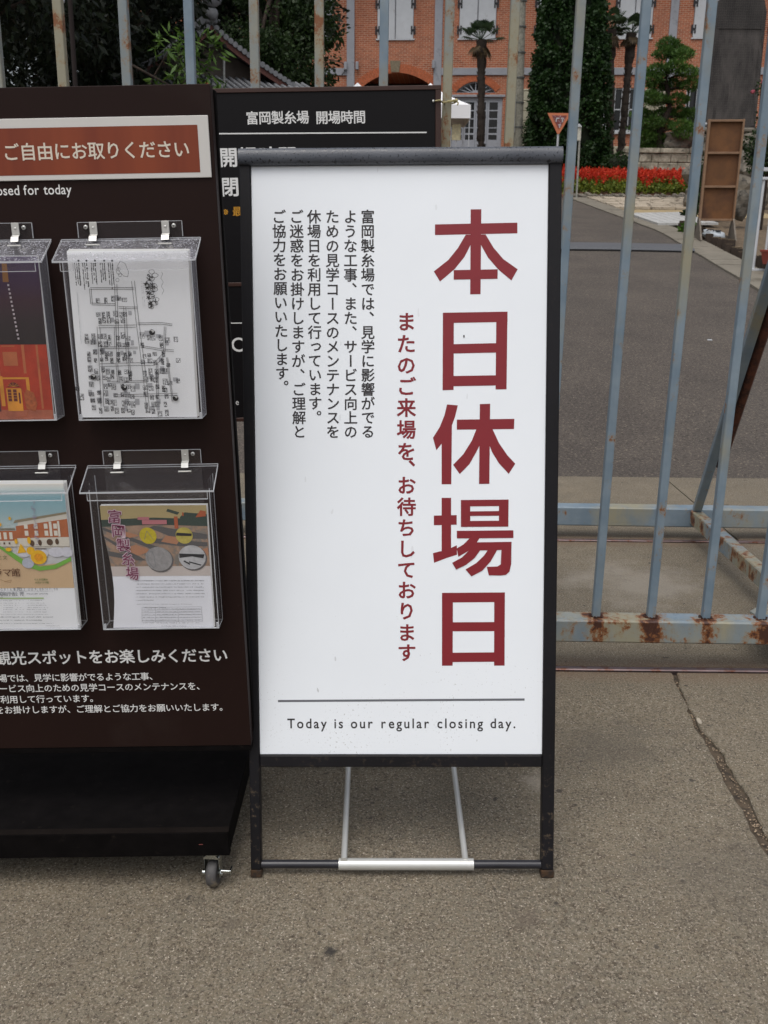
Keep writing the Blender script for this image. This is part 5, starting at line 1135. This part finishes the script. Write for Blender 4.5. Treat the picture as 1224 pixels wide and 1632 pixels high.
def rockmesh(c, r, sc, seed, name='rock', parent=None):
    rr = random.Random(seed); bm = bmesh.new(); bmesh.ops.create_icosphere(bm, subdivisions=3, radius=1); ph = [rr.uniform(0, 6) for _ in range(6)]
    for v in bm.verts:
        p_ = v.co; k = 1 + .22 * math.sin(p_.x * 2.6 + ph[0]) * math.cos(p_.y * 2.3 + ph[1]) + .13 * math.sin(p_.z * 5 + ph[2] + p_.x * 3) + .07 * math.sin(p_.x * 11 + ph[3]) * math.sin(p_.y * 9 + ph[4]) + rr.uniform(-.03, .03)
        v.co = Vector((p_.x * sc[0], p_.y * sc[1], p_.z * sc[2])) * k * r + Vector(c)
    b = MB(); bm.verts.index_update(); b.add([v.co.copy() for v in bm.verts], [[v.index for v in f.verts] for f in bm.faces]); bm.free(); return PW(b, name, ROCK, parent) if parent else b.build(name, ROCK)
fb = empty('flower_bed', (8, 31.5, g_(8, 31.5)), 'bed of bright red salvia flowers with green leaves beyond the road', 'flower bed')
for k in range(26):
    x = 5.7 + k * .21 + rk.uniform(-.04, .04); y = 31.25 + rk.uniform(-.08, .08); rockmesh((x, y, ground(x, y) + .03), rk.uniform(.10, .17), (1, .8, .7), 100 + k, 'edging_rock', fb)
b = MB(); xs = frange(5.4, 12.4, .5); ys = frange(31.3, 35.4, .4); bz = lambda x, y: ground(x, y) + .02 + .12 * ss(31.3, 31.8, y)
b.add([(x, y, bz(x, y)) for y in ys for x in xs], [(j * len(xs) + i, j * len(xs) + i + 1, (j + 1) * len(xs) + i + 1, (j + 1) * len(xs) + i) for j in range(len(ys) - 1) for i in range(len(xs) - 1)]); PW(b, 'bed_soil', mat('bed_soil', (86, 58, 42), .95), fb)
rf = np.random.RandomState(4); cl = []; spk = []
for y in frange(31.55, 35.2, .17):
    for x in frange(5.6, 12.2, .17):
        xx, yy = x + rf.uniform(-.06, .06), y + rf.uniform(-.06, .06)
        if xx < kerb_out(yy) - .6: continue
        h = rf.uniform(.36, .50) * (.75 if yy < 31.9 else 1); z = bz(xx, yy); cl.append((xx, yy, z + h * .52, .13, .13, h * .5, 26))
        if yy > 31.8 or rf.rand() < .25:
            for _ in range(rf.randint(1, 3)): spk.append((xx + rf.uniform(-.07, .07), yy + rf.uniform(-.07, .07), z + h * rf.uniform(.72, .95) + .10, .022, .022, rf.uniform(.09, .17), 26))
L_SAL = leafmat('leaf_salvia', (84, 106, 36), (138, 142, 52), (66, 88, 34)); F_RED = leafmat('salvia_red', (200, 44, 30), (226, 94, 60), (178, 38, 28), .3)
tag(leaf_mesh('salvia_leaves', cl, .085, .36, L_SAL, fb, 41, droop=.1, shell=.3), kind='stuff'); tag(leaf_mesh('salvia_flowers', spk, .06, .32, F_RED, fb, 42, droop=-.4, shell=.4), kind='stuff')
# stone garden wall with cap stones
gw = empty('garden_wall', (9.9, 35.5, g_(9.9, 35.5)), 'low wall of weathered pale stone blocks with a cap, behind the red flowers', 'stone wall'); rw = random.Random(3)
def blocks(x0, x1, z0, z1_, h, y0, name, wmin, wmax, dy=0):
    z = z0
    while z < z1_ - .05:
        x = x0
        while x < x1 - .08:
            w = min(rw.uniform(wmin, wmax), x1 - x); yy = y0 - rw.uniform(0, .03) - dy; PW(MB().cbox(x + .008, x + w - .008, yy, y0 + .3, z + .008, min(z + h, z1_) - .008, .02), name, LIMESTONE, gw); x += w
        z += h
blocks(8.42, 15, 3.25, 4.42, .29, 35.52, 'wall_stone', .3, .75); blocks(8.36, 15, 4.42, 4.60, .18, 35.45, 'cap_stone', .8, 1.3)
for k in range(9): PW(MB().cbox(8.42, 8.72, 35.85 + k * .8, 36.62 + k * .8, 3.4, 4.42, .02), 'wall_stone', LIMESTONE, gw)
tag(MB().box(8.73, 22, 35.83, 44, 3.0, 4.40).build('terrace', SOIL), kind='structure')
tag(rockmesh((10.75, 35.8, 4.88), .62, (1.35, .8, .62), 51), 'large weathered garden rock resting on the stone wall beside the pine', 'rock')
# stone monument on its rock base
st = empty('stone_monument', (9.46, 28, g_(9.4, 28)), 'tall dark stone monument with engraved face on a rock base, top right', 'monument')
def m_stele():
    t = NT('engraved_stone'); v = t.pos; sx = t.n('ShaderNodeSeparateXYZ'); t.l(v, sx.inputs[0])
    o = t.mix(t.step(t.noise(2.2, t.scaled(v, (1, 1, .5)), 6, .65), .35, .65), lin((44, 42, 42)), lin((80, 76, 74)))
    o = t.mix(t.step(t.noise(2.5, t.scaled(v, (2.2, 1, .35)), 5, .6), .52, .66, 0, .85), o, lin((30, 28, 29)))
    o = t.mix(t.step(sx.outputs[2], 6.75, 6.95, 0, .6), o, lin((26, 24, 24)))
    g1 = t.n('ShaderNodeTexBrick'); cb = t.n('ShaderNodeCombineXYZ'); t.l(sx.outputs[0], cb.inputs[0]); t.l(sx.outputs[2], cb.inputs[1]); t.l(cb.outputs[0], g1.inputs[0]); g1.inputs['Scale'].default_value = 1; g1.inputs['Brick Width'].default_value = .058; g1.inputs['Row Height'].default_value = .062; g1.inputs['Mortar Size'].default_value = .010; g1.offset = 0
    n = t.noise(55, v, 3); o = t.mix(t.math('MULTIPLY', t.step(n, .42, .6, 0, .35), g1.outputs['Fac']), o, lin((94, 90, 86)))
    t.col(o); t.r(.85); t.bump(t.math('ADD', g1.outputs['Fac'], n), .5, .02); return t.m
STL = m_stele()
poly = [(8.80, 4.45), (8.72, 7.25), (8.84, 7.62), (9.5, 8.35), (10.02, 7.7), (10.13, 7.35), (10.16, 4.45)]
PW(MB().prism(poly, 28.0, 28.28), 'slab', STL, st)
for x0, x1, z0, z1_ in ((8.80, 8.88, 4.5, 7.0), (10.03, 10.11, 4.5, 7.0), (8.88, 10.03, 6.93, 7.0)): PW(MB().box(x0, x1, 27.985, 27.9995, z0, z1_), 'border', STL, st)
PW(MB().cbox(8.6, 10.4, 27.9, 28.5, 4.32, 4.449, .04), 'plinth', ROCK, st)
for k, (x, y, z, r_, s_) in enumerate(((10.05, 28, 4.05, .34, (1.4, .9, .75)), (9.2, 28.1, 4.0, .42, (1.5, .9, .7)), (9.6, 28, 3.4, .55, (1.6, .9, .7)), (8.75, 28, 3.2, .5, (1, .9, .9)), (10.45, 28.1, 3.3, .45, (1.1, .9, .9)), (9.3, 27.8, 2.8, .55, (1.5, .8, .8)), (10.2, 27.8, 2.75, .5, (1.2, .8, .8)))): rockmesh((x, y, z), r_, s_, 200 + k, 'base_rock', st)
tag(rockmesh((7.75, 22.0, 2.2), .26, (1.1, .8, 1.2), 61), 'pale upright garden rock behind the foot of the wooden board', 'rock')
tag(rockmesh((8.35, 27.3, 2.55), .22, (.8, .8, 1.3), 62), 'small pale standing stone at the right end of the stone path', 'rock')
rp3 = empty('rose_spray', (10.0, 25, g_(10, 25)), 'thin spray of pink roses in front of the right side of the monument', 'plant')
leaf_mesh('leaves', [(9.05, 25, 5.05, .10, .1, .16, 70), (9.12, 25, 4.2, .06, .1, .35, 60), (9.2, 25, 3.6, .08, .1, .35, 60)], .07, .3, L_MID, rp3, 63); PW(MB().tube([(9.2, 25, 2.0), (9.18, 25, 3.6), (9.1, 25, 5.1)], .012, 5), 'stem', BARK, rp3)
for x, z in ((8.90, 4.93), (9.12, 5.15)): PW(MB().sphere((x, 24.95, z), .055, 8, 6, (1, 1, .8), .15), 'bloom', mat('rose_pink', (150, 62, 78), .7), rp3)

# ------------------------------------------------------------ things along the right of the road
db = empty('display_board', (6.3, 18.9, g_(6.3, 18.9)), 'tall brown wooden display board seen from behind, on triangular feet, right of the road', 'display board', rot=Matrix.Rotation(R(-7), 3, 'Z'))
WF = mat('wood_frame', (128, 100, 76), .7, var=.15, scale=6); WP = mat('wood_panel', (104, 68, 36), .75, var=.2, scale=2, layers=[((74, 46, 28), 1.5, .45, .65)]); WG = mat('grey_wood', (110, 102, 92), .85, var=.2)
zz0, zz1 = .36, 2.17; hw = .33
def DB(b, n_, m): return b.build(n_, m, db)
DB(MB().box(-hw + .02, hw - .02, .0, .012, zz0 + .02, zz1 - .02), 'back_panel', WP)
DB(MB().cbox(-hw, -hw + .045, -.075, .02, zz0, zz1, .004), 'stile', WF); DB(MB().cbox(hw - .035, hw, -.075, .02, zz0, zz1, .004), 'stile', WF)
for z in (zz0, zz0 + .60, zz0 + 1.20, zz1 - .045): DB(MB().cbox(-hw + .046, hw - .036, -.06, -.001, z, z + .04, .004), 'rail', WF)
for x in (-hw, hw - .03): DB(MB().add([(x, -.45, .0), (x, .25, .0), (x, .05, .42), (x, -.06, .42), (x + .03, -.45, .0), (x + .03, .25, .0), (x + .03, .05, .42), (x + .03, -.06, .42)], [(0, 1, 2, 3), (7, 6, 5, 4), (0, 3, 7, 4), (3, 2, 6, 7), (1, 5, 6, 2), (0, 4, 5, 1)]), 'foot', WG)
DB(MB().cbox(-hw + .031, hw - .031, .10, .14, .0, .10, .004), 'foot_rail', WG); DB(MB().sphere((-hw - .03, .01, zz1 - .08), .03, 8, 5), 'white_knob', SHUT)
bg_ = MB(); vs = []
bm = bmesh.new(); bmesh.ops.create_icosphere(bm, subdivisions=3, radius=1)
for v in bm.verts:
    p_ = v.co; k = 1 + .12 * math.sin(p_.x * 6) * math.sin(p_.y * 5 + 1) + .08 * math.sin(p_.z * 9 + p_.x * 4); v.co = Vector((p_.x * .21 * k, p_.y * .14 * k, max(-.09, p_.z * .11 * k) + (.05 if p_.x < -.5 else 0)))
bm.verts.index_update(); bg_.add([v.co.copy() for v in bm.verts], [[v.index for v in f.verts] for f in bm.faces], True); bm.free()
sb = empty('weight_bag', (6.25, 18.78, g_(6.25, 18.78) + .09), 'white plastic weight bag lying at the foot of the wooden board', 'weight bag'); bg_.build('bag', mat('bag_white', (178, 186, 192), .4, var=.06), sb)
MB().tube([(-.17, -.08, .10), (-.13, -.12, .13), (-.06, -.12, .12), (-.03, -.08, .10)], .010, 6).build('handle', IRON, sb); MB().cbox(-.01, .10, -.12, -.03, .09, .115, .01).build('patch', IRON, sb)
# grey frame stand with planter at the right edge
fs = empty('frame_stand', (5.72, 14.5, g_(5.7, 14.5)), 'pale grey metal frame stand at the right edge of the picture', 'stand')
for x0, x1, z0, z1_ in ((5.66, 5.70, .95, 2.36), (5.50, 5.55, .95, 2.28), (6.3, 6.35, .95, 2.36)): PW(MB().cyl((x0, 14.6, z0), (x0 + .01, 14.6, z1_), .022, n=8), 'upright', SHUT, fs)
PW(MB().cbox(5.46, 6.38, 14.56, 14.64, 2.36, 2.41, .005), 'top_bar', SHUT, fs); PW(MB().cbox(5.46, 6.38, 14.56, 14.64, 2.24, 2.28, .005), 'top_bar', SHUT, fs); PW(MB().cbox(5.46, 5.72, 14.5, 14.7, ground(5.6, 14.6) , ground(5.6, 14.6) + .04, .005), 'foot', SHUT, fs)
pt = empty('planter', (5.75, 14.35, g_(5.75, 14.35)), 'terracotta trough planter at the right edge beside the grey frame stand', 'planter')
TC = mat('terracotta', (150, 66, 52), .7, var=.08); z = ground(5.75, 14.35) + .14
PW(MB().add([(5.56, 14.2, z), (6.2, 14.2, z), (6.2, 14.4, z), (5.56, 14.4, z), (5.53, 14.16, z + .17), (6.24, 14.16, z + .17), (6.24, 14.44, z + .17), (5.53, 14.44, z + .17)], [(0, 1, 2, 3), (0, 4, 5, 1), (1, 5, 6, 2), (2, 6, 7, 3), (3, 7, 4, 0)]), 'trough', TC, pt)
PW(MB().cbox(5.515, 6.255, 14.145, 14.455, z + .171, z + .205, .006), 'rim', TC, pt); PW(MB().cbox(5.60, 6.2, 14.2, 14.4, z - .14, z - .001, .01), 'base_block', WG, pt)
leaf_mesh('plant', [(5.95, 14.3, z + .3, .25, .1, .14, 160)], .08, .3, L_MID, pt, 71)
# yield sign and small plaque
ys_ = empty('triangle_sign', (5.57, 33, g_(5.5, 33)), 'faded orange inverted-triangle road sign on a white post in front of the leafy cone tree', 'road sign')
OR = mat('sign_orange', (196, 116, 80), .5, var=.12, scale=8); RD = mat('sign_faded_red', (120, 60, 56), .5, var=.3, scale=14, layers=[((176, 164, 176), 22, .55, .65)])
tri = lambda s_, cz_: [(5.57 - .39 * s_, cz_ + .30 * s_), (5.57 + .39 * s_, cz_ + .30 * s_), (5.57 + .03 * s_, cz_ - .33 * s_), (5.57 - .03 * s_, cz_ - .33 * s_)]
PW(MB().prism(tri(1, 5.10), 33.0, 33.03), 'plate', OR, ys_); PW(MB().prism(tri(.62, 5.14), 32.985, 32.9985), 'field', RD, ys_)
PW(MB().cyl((5.56, 33.05, 2.9), (5.575, 33.05, 5.3), .035, n=10), 'post', SHUT, ys_)
b = MB()
for x, z_, w, h in ((5.47, 5.24, .10, .03), (5.46, 5.18, .03, .1), (5.62, 5.24, .09, .025), (5.66, 5.17, .03, .09), (5.55, 5.04, .08, .025), (5.58, 4.98, .03, .06)): b.box(x, x + w, 32.975, 32.983, z_ - h / 2, z_ + h / 2)
PW(b, 'worn_marking', SHUT, ys_)
pq = empty('small_plaque', (5.80, 30.5, g_(5.8, 30.5)), 'small pale plaque on a thin grey post at the edge of the red flower bed', 'plaque')
PW(MB().cbox(5.67, 5.83, 30.48, 30.50, 4.32, 4.70, .005), 'plate', mat('plaque_grey', (190, 188, 176), .6), pq); PW(MB().prism([(5.655, 4.705), (5.75, 4.80), (5.845, 4.705)], 30.44, 30.56), 'cap', SHUT, pq)
PW(MB().cyl((5.82, 30.52, ground(5.8, 30.5) - .05), (5.80, 30.52, 4.75), .03, n=8), 'post', mat('post_grey', (150, 150, 142), .6), pq)

# ------------------------------------------------------------ tiled-roof house at left
hs_ = empty('tiled_house', (-5.2, 27, g_(-5, 27)), 'old house with grey tiled roof and curved gable, seen between the gate bars at left', 'house', rot=Matrix.Rotation(R(24), 3, 'Z'))
def HB2(b, n_, m): return b.build(n_, m, hs_)
PLS = mat('grey_plaster', (92, 84, 78), .9, var=.2, scale=2); RT = mat('grey_roof_tile', (112, 114, 118), .6, var=.25, scale=10); RW = mat('red_brown_wood', (92, 54, 46), .7, var=.2)
gz = 0
def hz(z): return z - ground(-5, 27)
ap = (0.6, hz(6.75)); eR = (3.3, hz(5.15)); eL = (-2.1, hz(5.15))
curve = lambda s_, t_: (ap[0] + s_ * 2.7 * t_, ap[1] - 1.6 * (t_ ** .8))
HB2(MB().prism([(-1.6, 0), (-1.6, hz(5.35)), (.6, hz(6.5)), (2.8, hz(5.35)), (2.8, 0)], .6, .75), 'gable_wall', PLS); HB2(MB().box(-1.6, 2.8, .76, 6, 0, hz(5.2)), 'wall', PLS)
for s_ in (-1, 1):
    b = MB(); pts = [curve(s_, k / 8) for k in range(9)]
    for (x0, z0), (x1, z1_) in zip(pts, pts[1:]): b.prism([(x0, z0), (x1, z1_), (x1, z1_ - .16), (x0, z0 - .16)], .02, .09)
    HB2(b, 'barge_board', RW)
    b = MB()
    for (x0, z0), (x1, z1_) in zip(pts, pts[1:]): b.add([(x0, 0, z0 + .03), (x1, 0, z1_ + .03), (x1, 6.5, z1_ + .03), (x0, 6.5, z0 + .03), (x0, 0, z0 - .0), (x1, 0, z1_ - .0), (x1, 6.5, z1_), (x0, 6.5, z0)], [(0, 1, 2, 3), (4, 7, 6, 5), (0, 4, 5, 1)])
    HB2(b, 'roof', RT)
    b = MB(); 
    for j in range(22):          # ridged tile rows; the row ends show as beads along the verge
        t0, t1 = j / 22, (j + 1) / 22; x0, z0 = curve(s_, t0); x1, z1_ = curve(s_, t1)
        b.cyl((x0, -.03, z0 + .06), (x0, .12, z0 + .06), .075, n=8)
    for k in range(20):
        y = .25 + k * .3
        for j in range(8): (x0, z0), (x1, z1_) = curve(s_, j / 8), curve(s_, (j + 1) / 8); b.cyl((x0, y, z0 + .05), (x1, y, z1_ + .05), .06, n=6, caps=False)
    HB2(b, 'roof_tiles', RT)['kind'] = 'stuff'
HB2(MB().cbox(.45, .75, -.05, 6.5, hz(6.78), hz(7.05), .03), 'ridge', RT); HB2(MB().sphere((.6, -.1, hz(7.0)), .16, 10, 6, (1, .5, 1)).sphere((.6, -.12, hz(7.35)), .22, 10, 6, (1.2, .5, 1)), 'ridge_end_tile', RT)
b = MB(); b.add([(-1.2, .6, hz(5.55)), (3.4, .6, hz(5.55)), (3.4, -1.1, hz(5.0)), (-1.2, -1.1, hz(5.0)), (-1.2, .6, hz(5.45)), (3.4, .6, hz(5.45)), (3.4, -1.1, hz(4.92)), (-1.2, -1.1, hz(4.92))], [(0, 1, 2, 3), (4, 7, 6, 5), (2, 6, 7, 3), (1, 5, 6, 2)]); HB2(b, 'porch_roof', RT)
b = MB()
for k in range(24): x = -1.1 + k * .19; b.cyl((x, .55, hz(5.57)), (x, -1.14, hz(5.02)), .055, n=7)
HB2(b, 'porch_tiles', RT)['kind'] = 'stuff'; HB2(MB().cbox(-1.2, 3.4, -1.08, -1.0, hz(4.78), hz(4.915), .01), 'porch_beam', RW)
for x in (-1.0, 1.2, 3.2): HB2(MB().cbox(x, x + .13, -1.0, -.88, 0, hz(4.775), .01), 'porch_post', WG)
gpst = empty('white_board', (-5.29, 26, g_(-5.3, 26)), 'small grey-white board standing below the dark tree at left', 'board'); PW(MB().cbox(-5.42, -5.22, 26, 26.04, 4.9, 5.72, .01), 'plate', PLS, gpst); PW(MB().cbox(-5.215, -5.17, 25.99, 26.05, 4.0, 5.78, .01), 'post', SHUT, gpst); PW(MB().cyl((-5.3, 26.06, g_(-5, 26)), (-5.3, 26.06, 5), .03), 'rear_post', WG, gpst)
cn = empty('traffic_cone', (-3.75, 21, 4.1), 'small orange and white cone top showing above the boards at left', 'cone'); z0 = g_(-3.75, 21)
cn.location.z = z0; MW[cn.name] = Matrix.Translation((-3.75, 21, z0)); zt = atz = 4.42
PW(MB().cyl((-3.73, 21, z0 + .02), (-3.73, 21, zt), .16 * (zt - z0) / .7 * .35, .028, 14), 'cone', mat('cone_orange', (196, 74, 40), .6), cn); PW(MB().cyl((-3.73, 21, zt - .14), (-3.73, 21, zt - .10), .050, .047, 14), 'stripe', SHUT, cn); PW(MB().cbox(-3.95, -3.5, 20.8, 21.2, z0, z0 + .03, .01), 'base', IRON, cn)
th = empty('grey_pole', (-4.13, 26, g_(-4, 26)), 'thin grey pole standing in front of the tiled house', 'pole'); PW(MB().cyl((-4.13, 25, g_(-4, 25)), (-4.0, 25, 5.6), .03, n=8), 'shaft', GALV, th)  # plain thin pole, carries no lamp
lw = empty('low_wall', (-8, 19.5, g_(-8, 19.5)), 'low pale stone wall running under the dark trees at left', 'wall')
rwl = random.Random(4)
for k in range(16):
    for j in range(3):
        x = -10 + k * .42 + (.2 if j % 2 else 0); z = g_(-8, 20) + .0 + j * .32; PW(MB().cbox(x, x + .40, 20, 20.25, z, z + .31, .03), 'wall_stone', LIMESTONE, lw)
tag(MB().cbox(3.22, 3.262, 9.52, 9.55, ground(3.2, 9.5), ground(3.2, 9.5) + .012, .003).build('paper_scrap', SHUT), 'tiny white scrap of paper lying on the asphalt', 'litter')
